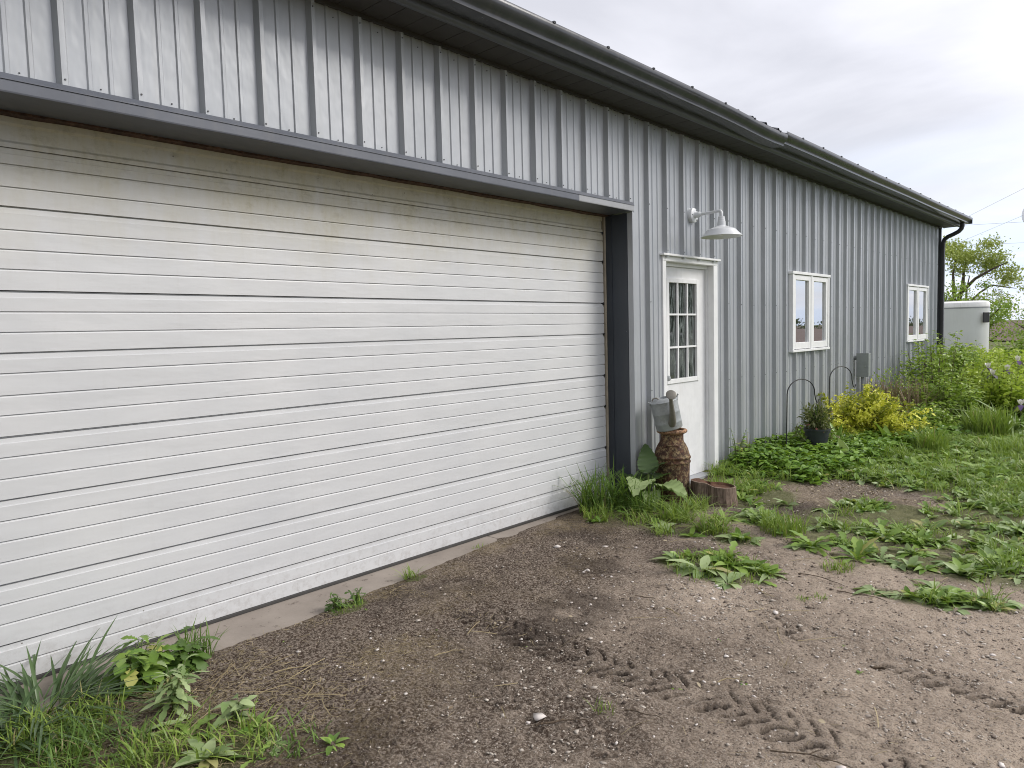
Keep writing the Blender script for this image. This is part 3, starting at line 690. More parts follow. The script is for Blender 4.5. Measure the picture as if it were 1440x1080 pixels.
hdr = [(.0455, 2.555), (.058, 2.551), (.060, 2.557), (.060, 2.600), (.0455, 2.600)]
MB().ext_y(hdr, list(np.linspace(.37, 4.50, 12)), [random.uniform(-.001, .001) for _ in range(12)]).build('header_fascia', M['header'], bld)
MB().ext_y(hdr, [4.503, 5.268]).build('header_fascia', M['faded'], bld)['label'] = 'paler end piece of the header fascia'
MB().ext_y([(.001, 2.604), (.064, 2.6005), (.064, 2.6045), (.044, 2.630), (.0385, 2.630), (.0385, 2.609), (.001, 2.609)], [.37, 5.272]).build('drip_flashing', M['header'], bld)
# garage door sections
DX = -.270
ZL = [0.02, .11, .203, .298, .387, .475, .576, .668, .76, .853, .947, 1.042, 1.133, 1.229, 1.317, 1.415, 1.506, 1.597, 1.688, 1.78, 1.876, 1.963, 2.05, 2.152, 2.237, 2.336, 2.407, 2.515, 2.56]
HEAVY = {.203, .853, 1.506, 2.152, .475, 1.133, 1.78}
SECT = [.02, .475, 1.133, 1.78, 2.407, 2.56]
gd = bpy.data.objects.new('garage_door', None); link(gd, bld)
GY0, GY1 = .421, 5.262
for a, b in zip(SECT[:-1], SECT[1:]):
    prof = [(DX-.04, a+.0015)]
    zs_ = [z for z in ZL if a <= z <= b]
    for i, z in enumerate(zs_):
        if z == a: prof.append((DX, z+.0015)); continue
        heavy = z in HEAVY; dp, gp_, bk, bv = (.020, .0068, .0055, .032) if heavy else ((.010, .0042, .0012, .011) if z != 2.407 else (.008, .004, .002, .028))
        if z == b: bv_top = z-.002
        # below the line the face slopes back outward over bv
        if z == b:
            prof += [(DX, z-bv), (DX-bk, z-bv+.002), (DX-bk-.001, z-gp_-.002), (DX-dp, z-gp_), (DX-dp, z-.0015), (DX-.04, z-.0015)] if z != 2.56 else [(DX, z), (DX-.04, z)]
        else:
            prof += [(DX, z-bv), (DX-bk, z-bv+.002), (DX-bk-.001, z-gp_-.001), (DX-dp, z-gp_), (DX-dp, z-.0003), (DX, z)]
    if abs(b-2.56) < 1e-6:   # top section with a shallow swage
        prof = [(DX-.04, a+.0015), (DX, a+.0015), (DX, 2.428), (DX-.010, 2.440), (DX-.010, 2.505), (DX-.004, 2.513), (DX, 2.516), (DX, b), (DX-.04, b)]
    ys = list(np.linspace(GY0, GY1, 10)); mb = MB(); n = len(prof); V = []
    for y in ys: V += [(x, y, z) for x, z in prof]
    F = [(i*n+j, i*n+(j+1) % n, (i+1)*n+(j+1) % n, (i+1)*n+j) for i in range(len(ys)-1) for j in range(n)]
    F += [tuple(reversed(range(n))), tuple(range((len(ys)-1)*n, len(ys)*n))]
    mb.add(V, F); mb.build('door_section', M['door'], gd)
MB().box(DX-.038, DX+.006, GY0, GY1, .001, .0195).build('bottom_seal', M['rubber'], gd, bevel=.003)
kind(MB().box(DX-.30, DX-.05, .43, 5.29, -.01, 2.6).build('door_backing', M['black'], gd), 'stuff')
# black blocks standing in for the gap and end shadow at the joints
mb = MB()
for z in (.475, 1.133, 1.78, 2.407, .203, .853, 1.506, 2.152):
    mb.box(DX-.02, DX+.002, GY1-.012, GY1+.004, z-.018, z+.006)
kind(mb.build('joint_end_shadows', M['black'], gd), 'stuff')
# ---- man door
dr = bpy.data.objects.new('entry_door', None); link(dr, bld)
tr = M['white']
LX = -.075
MB().box(-.11, .0150, 5.806, 5.866, -.01, 2.165).build('door_trim', tr, dr, bevel=.004)
MB().box(-.11, .0150, 6.792, 6.880, -.01, 2.165).build('door_trim', tr, dr, bevel=.004)
MB().box(-.11, .0155, 5.806, 6.880, 2.1655, 2.212).build('door_trim', tr, dr, bevel=.004)
MB().box(-.01, .046, 5.780, 6.895, 2.2125, 2.232).build('drip_cap', tr, dr, bevel=.003)
MB().box(LX-.01, LX+.022, 6.774, 6.7915, .03, 2.13).build('door_stop', tr, dr, bevel=.002)
MB().box(LX-.01, LX+.022, 5.8665, 6.7915, 2.1305, 2.165).build('door_stop', tr, dr, bevel=.002)
MB().box(-.13, .040, 5.866, 6.7915, -.02, .032).build('threshold', M['faded'], dr, bevel=.004)
GLY0, GLY1, GLZ0, GLZ1 = 6.035, 6.592, 1.030, 1.990
mb = MB()
for y0, y1, z0, z1 in ((5.868, GLY0, .035, 2.128), (GLY1, 6.770, .035, 2.128), (GLY0, GLY1, .035, GLZ0), (GLY0, GLY1, GLZ1, 2.128)):
    mb.box(LX-.04, LX, y0, y1, z0, z1)
mb.build('door_leaf', M['doorleaf'], dr)
mb = MB(); fw = .032
for y0, y1, z0, z1 in ((GLY0-fw, GLY0+.012, GLZ0-fw, GLZ1+fw), (GLY1-.012, GLY1+fw, GLZ0-fw, GLZ1+fw), (GLY0+.0121, GLY1-.0121, GLZ0-fw, GLZ0+.012), (GLY0+.0121, GLY1-.0121, GLZ1-.012, GLZ1+fw)):
    mb.box(LX-.015, LX+.012, y0, y1, z0, z1)
mb.build('lite_frame', tr, dr, bevel=.003)
gw, gh = (GLY1-GLY0)/3, (GLZ1-GLZ0)/3
for i in (1, 2):
    MB().box(LX-.014, LX+.006, GLY0+i*gw-.009, GLY0+i*gw+.009, GLZ0+.0125, GLZ1-.0125).build('muntin', tr, dr, bevel=.002)
    MB().box(LX-.0145, LX+.0065, GLY0+.0125, GLY1-.0125, GLZ0+i*gh-.009, GLZ0+i*gh+.009).build('muntin', tr, dr, bevel=.002)
for i in range(3):
    for j in range(3):
        MB().box(LX-.022, LX-.016, GLY0+i*gw+.002, GLY0+(i+1)*gw-.002, GLZ0+j*gh+.002, GLZ0+(j+1)*gh-.002).build('pane', M['dglass'], dr)
kb_ = MB(); kb_.M = Matrix.Translation((LX, 5.945, 1.06)) @ Matrix.Rotation(R(90), 4, 'Y')
kb_.lathe([(.032, 0), (.032, .006), (.012, .010), (.011, .035), (.024, .042), (.028, .055), (.022, .068), (.004, .072)], 16).build('knob', M['galv'], dr, smooth=True)
kb_ = MB(); kb_.M = Matrix.Translation((LX, 5.945, 1.20)) @ Matrix.Rotation(R(90), 4, 'Y')
kb_.lathe([(.030, 0), (.029, .012), (.012, .016), (.002, .017)], 16).build('deadbolt', M['galv'], dr, smooth=True)
# ---- casement windows
def window(y0, y1, z0, z1):
    w = bpy.data.objects.new('window', None); link(w, bld); t = .045
    MB().box(-.02, .052, y0, y0+t, z0, z1-.0005).build('frame', tr, w, bevel=.004)
    MB().box(-.02, .052, y1-t, y1, z0, z1-.0005).build('frame', tr, w, bevel=.004)
    MB().box(-.02, .060, y0-.015, y1+.015, z1, z1+.035).build('frame', tr, w, bevel=.004)
    MB().box(-.02, .060, y0-.005, y1+.005, z0-.030, z0-.0005).build('sill', tr, w, bevel=.004)
    ym = (y0+y1)/2
    MB().box(-.02, .050, ym-.022, ym+.022, z0+.0005, z1-.001).build('mullion', tr, w, bevel=.003)
    for a, b in ((y0+t+.003, ym-.025), (ym+.025, y1-t-.003)):
        st = .062; mb = MB(); za, zb = z0+.006, z1-.006
        for p, q, r2, s2 in ((a, a+st, za, zb), (b-st, b, za, zb), (a+st+.0003, b-st-.0003, za, za+st+.02), (a+st+.0003, b-st-.0003, zb-st, zb)):
            mb.box(-.01, .044, p, q, r2, s2)
        mb.build('sash', tr, w, bevel=.004)
        MB().box(.010, .018, a+st-.004, b-st+.004, za+st+.016, zb-st+.004).build('pane', M['glass'], w)
window(8.762, 10.015, 1.230, 2.165); window(13.835, 15.225, 1.215, 2.170)

# ------------------------------------------------------------------ wall lamp
lamp = thing('wall_lamp', 'white gooseneck barn lamp with a wide enamel shade above the entry door', 'lamp', (0.0, 6.36, 2.63))
mb = MB(); mb.M = Matrix.Translation((.030, 0, 0)) @ Matrix.Rotation(R(90), 4, 'Y')
mb.lathe([(.070, -.03), (.070, .008), (.062, .014), (.034, .016), (.028, .024), (.028, .060), (.022, .070), (.018, .074), (.018, .08)], 28).build('wall_plate', M['lampw'], lamp, smooth=True)
MB().tube([(.10, 0, 0), (.20, 0, .004), (.292, 0, .006), (.309, 0, .004), (.318, 0, -.008), (.320, 0, -.03), (.320, 0, -.055)], [.0135, .0135, .0135, .0155, .0155, .0145, .0145], 14).build('arm', M['lampw'], lamp, smooth=True)
mb = MB()
mb.lathe([(.020, -.046), (.030, -.050), (.031, -.072), (.034, -.074), (.035, -.092), (.038, -.094), (.039, -.132), (.046, -.138), (.062, -.144), (.090, -.155), (.125, -.168), (.137, -.176), (.141, -.184), (.190, -.232), (.193, -.238), (.190, -.239), (.139, -.188), (.08, -.165), (.01, -.16)], 40, (.32, 0, 0), caps=False).build('shade', M['lampw'], lamp, smooth=True)
mb = MB(); mb.lathe([(.015, -.165), (.030, -.18), (.032, -.20), (.022, -.222), (.004, -.23)], 16, (.32, 0, 0)).build('bulb', M['white'], lamp, smooth=True)
mb = MB()
for a in (60, 180, 300):
    mb.M = Matrix.Translation((.046, .052*math.cos(R(a)), .052*math.sin(R(a)))) @ Matrix.Rotation(R(90), 4, 'Y'); mb.lathe([(.006, -.004), (.005, .002)], 8)
kind(mb.build('plate_screws', M['screw'], lamp), 'stuff')

# ------------------------------------------------------------------ electrical box on a post
eb = thing('electrical_box', 'grey metal utility box on a pipe beside the wall behind the golden shrub', 'utility box', (.14, 11.2, 0))
MB().box(-.085, .075, -.055, .055, .755, 1.095).build('enclosure', M['elbox'], eb, bevel=.006)
MB().box(-.090, .080, -.062, -.056, .750, 1.100).build('cover', M['elbox'], eb, bevel=.004)
MB().box(.030, .050, -.075, -.0625, .895, .915).build('latch', M['galv'], eb, bevel=.003)
MB().tube([(-.15, 0, 1.03), (-.12, 0, 1.03), (-.086, 0, 1.03)], [.034, .034, .030], 14).build('conduit', M['pipe'], eb, smooth=True)
MB().tube([(-.02, 0, -.05), (-.02, 0, .755)], .024, 12).build('riser_pipe', M['pipe'], eb, smooth=True)

# ------------------------------------------------------------------ milk can, watering can, stump
can = thing('milk_can', 'rusty old steel milk can standing in weeds in front of the entry door', 'milk can', (.25, 5.535, 0), R(20))
def canw(a, z): return 1+.006*math.sin(3*a+1)+.004*math.sin(7*a+z*20)
MB().lathe([(.150, 0), (.155, .004), (.156, .025), (.151, .035), (.151, .20), (.153, .335), (.155, .345), (.161, .350), (.162, .362), (.156, .368), (.156, .382), (.162, .388), (.163, .402), (.156, .410), (.152, .425), (.140, .470), (.122, .508), (.108, .528), (.102, .545), (.101, .575), (.101, .61)], 48, wob=canw).build('body', M['rust'], can, smooth=True)
MB().lathe([(.101, .600), (.112, .606), (.128, .614), (.134, .622), (.134, .634), (.128, .642), (.116, .645), (.106, .640), (.100, .61)], 48, wob=lambda a, z: 1+.008*math.sin(5*a)+.005*math.sin(11*a), caps=False).build('rim', M['rim_rust'], can, smooth=True)
for sgn in (1, -1):
    pts = [(sgn*.128, .05, .50), (sgn*.150, .045, .515), (sgn*.166, .03, .52), (sgn*.172, 0, .52), (sgn*.166, -.03, .52), (sgn*.150, -.045, .515), (sgn*.128, -.05, .50)]
    h = MB(); h.M = Matrix.Rotation(R(-78), 4, 'Z'); h.tube(pts, .008, 8); h.build('handle', M['rust'], can, smooth=True)
wc = thing('watering_can', 'dented galvanised watering can tilted on top of the rusty milk can', 'watering can', (.235, 5.475, .655), 0)
wc.rotation_euler = (R(11), R(-7), R(0))
wc.location = (.25, 5.50, .655); wc.scale = (1.12, 1.12, 1.12)
mb = MB().lathe([(.099, 0), (.102, .004), (.103, .008), (.1035, .05), (.1048, .053), (.1038, .057), (.1045, .13), (.1058, .133), (.1048, .137), (.106, .222), (.111, .226), (.108, .230)], 40, wob=lambda a, z: 1+.010*math.sin(2*a+.7))
mb.build('body', M['galv'], wc, smooth=True)
MB().lathe([(.109, .228), (.103, .232), (.08, .244), (.05, .250), (.048, .238), (.03, .236)], 32, caps=False).build('collar', M['galv'], wc, smooth=True)
# spout faces the camera (local -Y, +X)
sdx, sdy = math.cos(R(-42)), math.sin(R(-42))
spp = [(.085, .050), (.120, .075), (.155, .135), (.185, .205), (.205, .262), (.212, .282)]
MB().tube([(r*sdx, r*sdy, z) for r, z in spp], [.032, .029, .023, .017, .014, .0135], 16).build('spout', M['rose'], wc, smooth=True)
rd = Vector((sdx*.80, sdy*.80, .62)).normalized(); mb = MB(); mb.M = Matrix.Translation((.214*sdx, .214*sdy, .285)) @ rd.to_track_quat('Z', 'Y').to_matrix().to_4x4()
mb.lathe([(.0135, -.012), (.016, .0), (.036, .026), (.040, .030), (.040, .034), (.030, .038), (.004, .041)], 24).build('rose', M['rose'], wc, smooth=True)
for s_ in (1, -1):
    a = R(48 if s_ == 1 else 228); MB().tube([(.108*math.cos(a), .108*math.sin(a), .20), (.114*math.cos(a), .114*math.sin(a), .236), (.126*math.cos(a), .126*math.sin(a), .244), (.121*math.cos(a), .121*math.sin(a), .250)], .006, 8).build('bail_ear', M['galv'], wc, smooth=True)
MB().tube([(.10*math.cos(R(138)), .10*math.sin(R(138)), .06), (.16*math.cos(R(138)), .16*math.sin(R(138)), .10), (.165*math.cos(R(138)), .165*math.sin(R(138)), .17), (.106*math.cos(R(138)), .106*math.sin(R(138)), .205)], .008, 8).build('handle', M['galv'], wc, smooth=True)
MB().tube([(-.02, -.03, .246), (-.03, -.045, .262), (-.05, -.06, .262), (-.06, -.07, .246)], .006, 8).build('grip', M['rose'], wc, smooth=True)

st = thing('tree_stump', 'low weathered two-lobed log stump with a hollowed brown top by the milk can', 'stump', (.60, 5.63, 0), R(0))
def stump_mesh():
    # local frame: u = screen right (.73,.683), w = away from camera (-.683,.727)
    n = 96; A = np.linspace(0, 2*np.pi, n, endpoint=False)
    def outline(s=1.0):
        P = []
        for a in A:
            # union of a big lobe at right and smaller one at left
            best = 0
            for cx, cy, r in ((.055, -.015, .130), (-.080, .040, .105)):
                d = np.array([math.cos(a), math.sin(a)]); b = d @ np.array([cx, cy]); c = cx*cx+cy*cy-r*r; q = b*b-c
                if q > 0: best = max(best, b+math.sqrt(q))
            P.append(best*s)
        return np.array(P)
    o = outline(); U = np.array([.73, .683]); Wd = np.array([-.683, .727])
    rid = np.array([.007*vnoise(np.array([k*.9]), np.array([2.2]), 1, 5)[0]+.010*(vnoise(np.array([k*.35]), np.array([7.7]), 1, 6)[0]-.5) for k in range(n)])
    def ring(sc_, z, zvar=None, k=1.0):
        r = (o*sc_+rid*k)
        L = []
        for i, a in enumerate(A):
            p = U*math.cos(a)*r[i]+Wd*math.sin(a)*r[i]; x = math.cos(a)*r[i]
            zz = z + (0 if zvar is None else zvar(x, math.sin(a)*r[i])); L.append((p[0], p[1], zz))
        return L
    top = lambda x, y: .022*float(sstep(-.02, -.10, x)) - .010*x/.15
    return n, ring, top
n_, ring_, top_ = stump_mesh()
V = ring_(1.10, -.03)+ring_(1.07, .02)+ring_(1.015, .07)+ring_(1.0, .13, top_)+ring_(.985, .170, top_)
F = [(i*n_+k, i*n_+(k+1) % n_, (i+1)*n_+(k+1) % n_, (i+1)*n_+k) for i in range(4) for k in range(n_)]
MB().add(V, F).build('bark', M['bark'], st, smooth=True)
V = ring_(.985, .170, top_)+ring_(.93, .173, top_, .6)
MB().add(V, [(k, (k+1) % n_, n_+(k+1) % n_, n_+k) for k in range(n_)]).build('sapwood_rim', M['sapwood'], st, smooth=True)
dish = lambda x, y: top_(x, y) - .020*float(sstep(-.06, .0, x))
V = ring_(.93, .173, top_, .6)+ring_(.86, .172, dish, .3)+ring_(.55, .166, dish, .1)+ring_(.2, .164, dish, 0)+[(0, 0, .160)]
F = [(i*n_+k, i*n_+(k+1) % n_, (i+1)*n_+(k+1) % n_, (i+1)*n_+k) for i in range(3) for k in range(n_)]+[(3*n_+k, 3*n_+(k+1) % n_, 4*n_) for k in range(n_)]
MB().add(V, F).build('cut_top', M['cutwood'], st, smooth=True)

# ------------------------------------------------------------------ shepherd hooks and pot
def hook(px, py, h, label, w=.36, az=R(50)):
    t = thing('shepherd_hook', label, 'plant hook', (px, py, 0), az, 'shepherd hooks by the wall')
    pts = [(0, 0, -.05), (.006, 0, h*.45), (.012, 0, h*.80)]
    for a in np.linspace(180, -5, 15): pts.append((.012+w/2+w/2*math.cos(R(a)), 0, h-.16+.16*math.sin(R(a))))
    e = pts[-1]; pts += [(e[0]+.012, 0, e[2]-.05), (e[0]+.03, 0, e[2]-.10), (e[0]+.055, 0, e[2]-.105), (e[0]+.07, 0, e[2]-.07)]
    MB().tube(pts, .0065, 8).build('rod', M['black'], t, smooth=True)
    return (px+math.cos(az)*(e[0]+.042), py+math.sin(az)*(e[0]+.042), e[2]-.098)
tip1 = hook(.36, 7.80, .93, 'thin black shepherd hook holding the dark hanging flower pot', .42, R(68))
hook(.33, 9.20, 1.0, 'empty black shepherd hook rising behind the golden shrub', .40, R(68))
def clump(fol, T, c, rx, ry, z0, z1, n, L, W, up=.3, shell=.5):
    """leaves through an ellipsoidal volume, denser toward the skin"""
    d = unit(rng.normal(size=(n, 3))); r = rng.uniform(shell, 1.05, n)**.7
    P = np.array(c) + d*np.array([rx, ry, (z1-z0)/2])*r[:, None]; P[:, 2] += (z0+z1)/2
    D = unit(d*.8+rng.normal(size=(n, 3))*.7+np.array([0, 0, up])); N = unit(rng.normal(size=(n, 3))*.6+np.array([0, 0, 1.0])+d*.5)
    fol.put(*leaves(T, P, D, N, rng.uniform(L*.6, L*1.3, n), rng.uniform(W*.7, W*1.25, n)))
pt = thing('hanging_pot', 'dark plastic flower pot with a mixed trailing plant hanging from the shepherd hook', 'flower pot', (tip1[0], tip1[1], 0))
MB().lathe([(.096, .155), (.100, .150), (.128, .29), (.138, .335), (.147, .337), (.148, .356), (.139, .357), (.130, .335), (.02, .325)], 28).build('pot', M['pot'], pt, smooth=True)
for a in (20, 140, 260):
    MB().tube([(.118*math.cos(R(a)), .118*math.sin(R(a)), .35), (.03*math.cos(R(a)), .03*math.sin(R(a)), tip1[2]-.05), (0, 0, tip1[2]+.004)], .003, 5).build('hanger_wire', M['black'], pt)
fo = Fol(); clump(fo, T_OVAL, (0, 0, 0), .17, .17, .32, .62, 520, .050, .022, .4, .1); clump(fo, T_OVAL, (-.06, .10, 0), .25, .20, .16, .44, 220, .045, .020, -.2, .55)
fo.put(*blades(np.array([[random.gauss(0, .06), random.gauss(0, .06), .33] for _ in range(70)]), rng.uniform(.22, .46, 70), .006, .3, .45)); fo.build('foliage', M['mixpot'], pt)
fo = Fol(); P = np.stack([rng.normal(0, .07, 26), rng.normal(0, .07, 26), np.full(26, .34)], 1)
for k in range(12): put_leaf(pt, 'spike', T_STRAP, M['lily'], (random.gauss(0, .02), random.gauss(0, .02), .34), random.uniform(0, 6.28), R(random.uniform(60, 86)), random.uniform(.22, .36), .022, 0, (0, .25))

# ------------------------------------------------------------------ plants: builders
def pz(x, y): return float(ground_h(np.array([x]), np.array([y]))[0])
def rosette(x, y, n, L, w, T, key, m, label, name='weed', cat='weed', el=(8, 45), group=None, droop=(.1, .6), rz=None, stems=0):
    t = thing(name, label, cat, (x, y, pz(x, y)), 0, group)
    a0 = random.uniform(0, 6.28)
    for i in range(n):
        az = a0+i*2.399+random.uniform(-.3, .3); e = R(random.uniform(*el)*(.55+.9*i/n))
        put_leaf(t, key, T, m, (.008*math.cos(az), .008*math.sin(az), .0), az, e, L*random.uniform(.65, 1.15), w*random.uniform(.75, 1.15), random.uniform(-.35, .35), droop)
    for i in range(stems):
        az = random.uniform(0, 6.28); MB().tube([(0, 0, 0), (.02*math.cos(az), .02*math.sin(az), L*.6), (.05*math.cos(az), .05*math.sin(az), L*1.25)], [.004, .003, .002], 6).build('stem', M['stem'], t)
    return t
def tuft(x, y, r, n, h, w, label, m='grass', lean=.35, bend=.5, group=None, cat='grass clump', seg=4, extra=None):
    t = thing('grass_tuft', label, cat, (x, y, pz(x, y)-.01), 0, group)
    a = rng.uniform(0, 6.28, n); rr = r*np.sqrt(rng.uniform(0, 1, n)); P = np.stack([rr*np.cos(a), rr*np.sin(a), np.zeros(n)], 1)
    fo = Fol(); fo.put(*blades(P, rng.uniform(.45, 1.1, n)*h, rng.uniform(.7, 1.2, n)*w, lean, bend, seg)); fo.build('blades', M[m], t)
    if extra:
        fo = Fol(); k = extra; fo.put(*blades(P[:k], rng.uniform(.4, .9, k)*h, w*.7, lean*1.4, bend, seg)); fo.build('dead_blades', M['straw'], t)
    return t
def leafy_weed(x, y, h, ns, per, L, w, T, key, m, label, spread=.5, cat='weed', name='weed'):
    """several stems, each carrying leaves along its length: every leaf an object"""
    t = thing(name, label, cat, (x, y, pz(x, y)))
    for s_ in range(ns):
        az = s_*2.4+random.uniform(-.4, .4); sp = random.uniform(.15, spread); hh = h*random.uniform(.6, 1.05)
        tipv = Vector((math.cos(az)*sp*hh, math.sin(az)*sp*hh, hh)); midv = Vector((tipv.x*.35, tipv.y*.35, hh*.55))
        MB().tube([(0, 0, -.01), midv, tipv], [.0045, .0035, .002], 6).build('stem', M['stem'], t)
        for i in range(per):
            u = .15+.85*i/max(per-1, 1); p = (midv*(2*u*(1-u))+tipv*u*u) if True else tipv*u
            a2 = az+i*2.4+random.uniform(-.5, .5); put_leaf(t, key, T, m, p, a2, R(random.uniform(5, 50)), L*random.uniform(.6, 1.1)*(1.15-.5*u), w*random.uniform(.7, 1.1)*(1.15-.45*u), random.uniform(-.4, .4), (.1, .6))
    return t
# ---- left foreground
def strap_clump(x, y, n, L, w, m, label, el=(38, 80), name='strap_leaf_plant', cat='plant', droop=(.45, 1.2), r=.09):
    t = thing(name, label, cat, (x, y, pz(x, y)-.01))
    for i in range(n):
        az = random.uniform(0, 6.28); q = r*math.sqrt(random.random())
        put_leaf(t, 'strap', T_STRAP, m, (q*math.cos(az), q*math.sin(az), 0), az+random.uniform(-.5, .5), R(random.uniform(*el)), L*random.uniform(.55, 1.1), w*random.uniform(.75, 1.15), random.uniform(-.3, .3), droop)
    return t
strap_clump(.14, .72, 190, .26, .013, M['lily'], 'dark green strap-leaved clump at the left end of the overhead door', el=(40, 84), r=.17, droop=(.6, 1.5))
strap_clump(.30, .55, 70, .23, .013, M['lily'], 'small strap-leaved clump at the lower left edge in front of the bigger one', r=.10)
leafy_weed(.15, 1.08, .17, 15, 7, .135, .062, T_DAND, 'lobed', M['weed'], 'bushy jagged-leaf weed against the white door near its left end', .8)
leafy_weed(.18, 1.26, .14, 10, 6, .11, .052, T_DAND, 'lobed', M['weedd'], 'darker jagged-leaf weed on the slab edge right beside the bushy one', .8)
leafy_weed(.54, 1.08, .18, 7, 9, .09, .032, T_DAND, 'thistle', M['weedl'], 'upright pale thistle weed in the dry litter at lower left', .45)
leafy_weed(.80, 1.22, .10, 4, 4, .09, .048, T_OVAL, 'broad', M['weedl'], 'broad-leaved weed with two large upright leaves at lower left', .7)
rosette(.78, 1.04, 15, .11, .042, T_DAND, 'lobed', M['weed'], 'flat dandelion rosette in the grass below the thistle')
rosette(.98, 1.02, 16, .095, .05, T_OVAL, 'lettuce', M['weedl'], 'pale lettuce-like rosette at the bottom edge of the grass', el=(20, 70))
rosette(.93, 1.24, 16, .075, .026, T_DOCK, 'dockleaf', M['weed'], 'narrow-leaved rosette at the right end of the lower left grass')
rosette(.62, .93, 12, .11, .035, T_DAND, 'lobed', M['weedl'], 'grey-green toothed rosette left of the lettuce-like one')
rosette(1.25, 1.38, 10, .055, .024, T_OVAL, 'oval', M['weed'], 'small oval-leaved weed at the bottom edge, right of the lower left grass', el=(20, 60))
for i, (x, y, r, n, h, lab) in enumerate(((.36, .66, .12, 150, .14, 'thick grass tuft in the lower left corner below the strap leaves'), (.52, .70, .13, 150, .14, 'bright grass tuft at the bottom left corner'), (.38, .84, .10, 90, .15, 'grass tuft between the strap clump and the thistle weed'),
        (.66, .80, .14, 110, .12, 'short grass tuft at the bottom edge under the thistle weed'), (.96, 1.14, .16, 130, .10, 'low grass tuft around the broad-leaved weed'), (1.12, 1.28, .13, 90, .07, 'sparse low grass at the bottom edge of the dirt'), (.83, .93, .12, 120, .12, 'grass tuft beside the lettuce-like rosette'))):
    tuft(x, y, r, n, h, .006, lab, 'grassd' if i % 2 else 'grass', .45, .7, 'grass tufts at lower left', extra=int(n*.15))
tuft(.10, 1.36, .07, 90, .20, .006, 'thin grass sprouting over the slab right of the bushy weed', 'grassd', .3, .5)
# ---- along the slab
leafy_weed(.10, 2.13, .09, 7, 5, .065, .026, T_DAND, 'thistle', M['weedd'], 'dark low weed on the slab edge in the middle of the door', .9)
leafy_weed(.12, 2.26, .07, 5, 5, .055, .024, T_DAND, 'thistle', M['weedd'], 'smaller dark weed just right of the one in the middle of the door', .9)
tuft(.02, 2.74, .05, 60, .10, .005, 'little grass tuft on the slab edge', 'grass', .4, .5)
tuft(-.10, 3.45, .04, 30, .06, .004, 'tiny grass sprig at the slab joint', 'grass', .4, .5)
# ---- at the post, milk can, stump
tuft(-.02, 4.75, .15, 150, .44, .010, 'tall grass clump against the right end of the overhead door', 'grassd', .25, .6, extra=14)
tuft(.10, 4.98, .14, 120, .42, .010, 'tall grass clump in front of the dark jamb', 'grassd', .3, .8)
tuft(.32, 4.98, .15, 130, .30, .009, 'arching grass clump in front of the burdock', 'grassd', .4, 1.0)
tuft(.16, 4.55, .13, 90, .15, .007, 'low grass at the end of the slab', 'grass', .4, .5)
tuft(.66, 4.90, .13, 150, .24, .009, 'arching bright grass clump left of the stump', 'grass', .45, 1.0)
tuft(1.02, 4.80, .12, 150, .22, .009, 'wide arching grass clump in front of the stump', 'grass', .45, 1.0)
tuft(.44, 4.66, .12, 70, .12, .007, 'short grass clump at the front edge of the post weeds', 'grass', .4, .6)
tuft(.45, 5.95, .10, 60, .34, .005, 'few tall thin grass stems beside the milk can', 'grass', .15, .25)
tuft(.62, 5.30, .10, 130, .16, .006, 'fine grass at the foot of the stump', 'grass', .35, .5)
bd = thing('burdock', 'burdock with very large dull green leaves between the jamb and milk can', 'plant', (.16, 5.22, pz(.16, 5.22)))
for az, el, L, w, p in ((130, 70, .29, .19, (.03, .02, .26)), (70, 30, .24, .19, (.06, .03, .20)), (-70, 15, .30, .24, (.02, -.05, .20)), (10, 5, .34, .25, (.12, .02, .14)), (-20, 20, .28, .22, (.14, .06, .16)), (200, 40, .22, .17, (-.05, 0, .16)), (-50, -10, .22, .17, (.10, -.06, .12)), (40, 60, .18, .13, (.02, .05, .24)), (-100, 45, .22, .16, (-.02, -.06, .10)), (150, 55, .2, .15, (.0, .06, .12))):
    put_leaf(bd, 'burdock_leaf', T_BURD, M['burdock'] if el > 25 else M['weedl'], p, R(az), R(el), L, w, random.uniform(-.2, .2), (0, .2))
    MB().tube([(0, 0, 0), (p[0]*.5, p[1]*.5, p[2]*.6), p], [.009, .008, .006], 7).build('stem', M['stem'], bd, smooth=True)
rosette(1.05, 5.42, 24, .17, .035, T_DOCK, 'dockleaf', M['weedl'], 'rosette of long leaves on bare soil right of the stump', el=(15, 55))
rosette(.92, 5.16, 12, .12, .055, T_OVAL, 'broad', M['weed'], 'broad-leaved weed touching the right foot of the stump')
rosette(.72, 4.62, 10, .12, .06, T_OVAL, 'broad', M['weedl'], 'pale broad-leaved plantain at the front of the post weeds')
rosette(1.22, 4.70, 8, .13, .07, T_OVAL, 'broad', M['weedl'], 'pale plantain beside the wide arching grass clump')
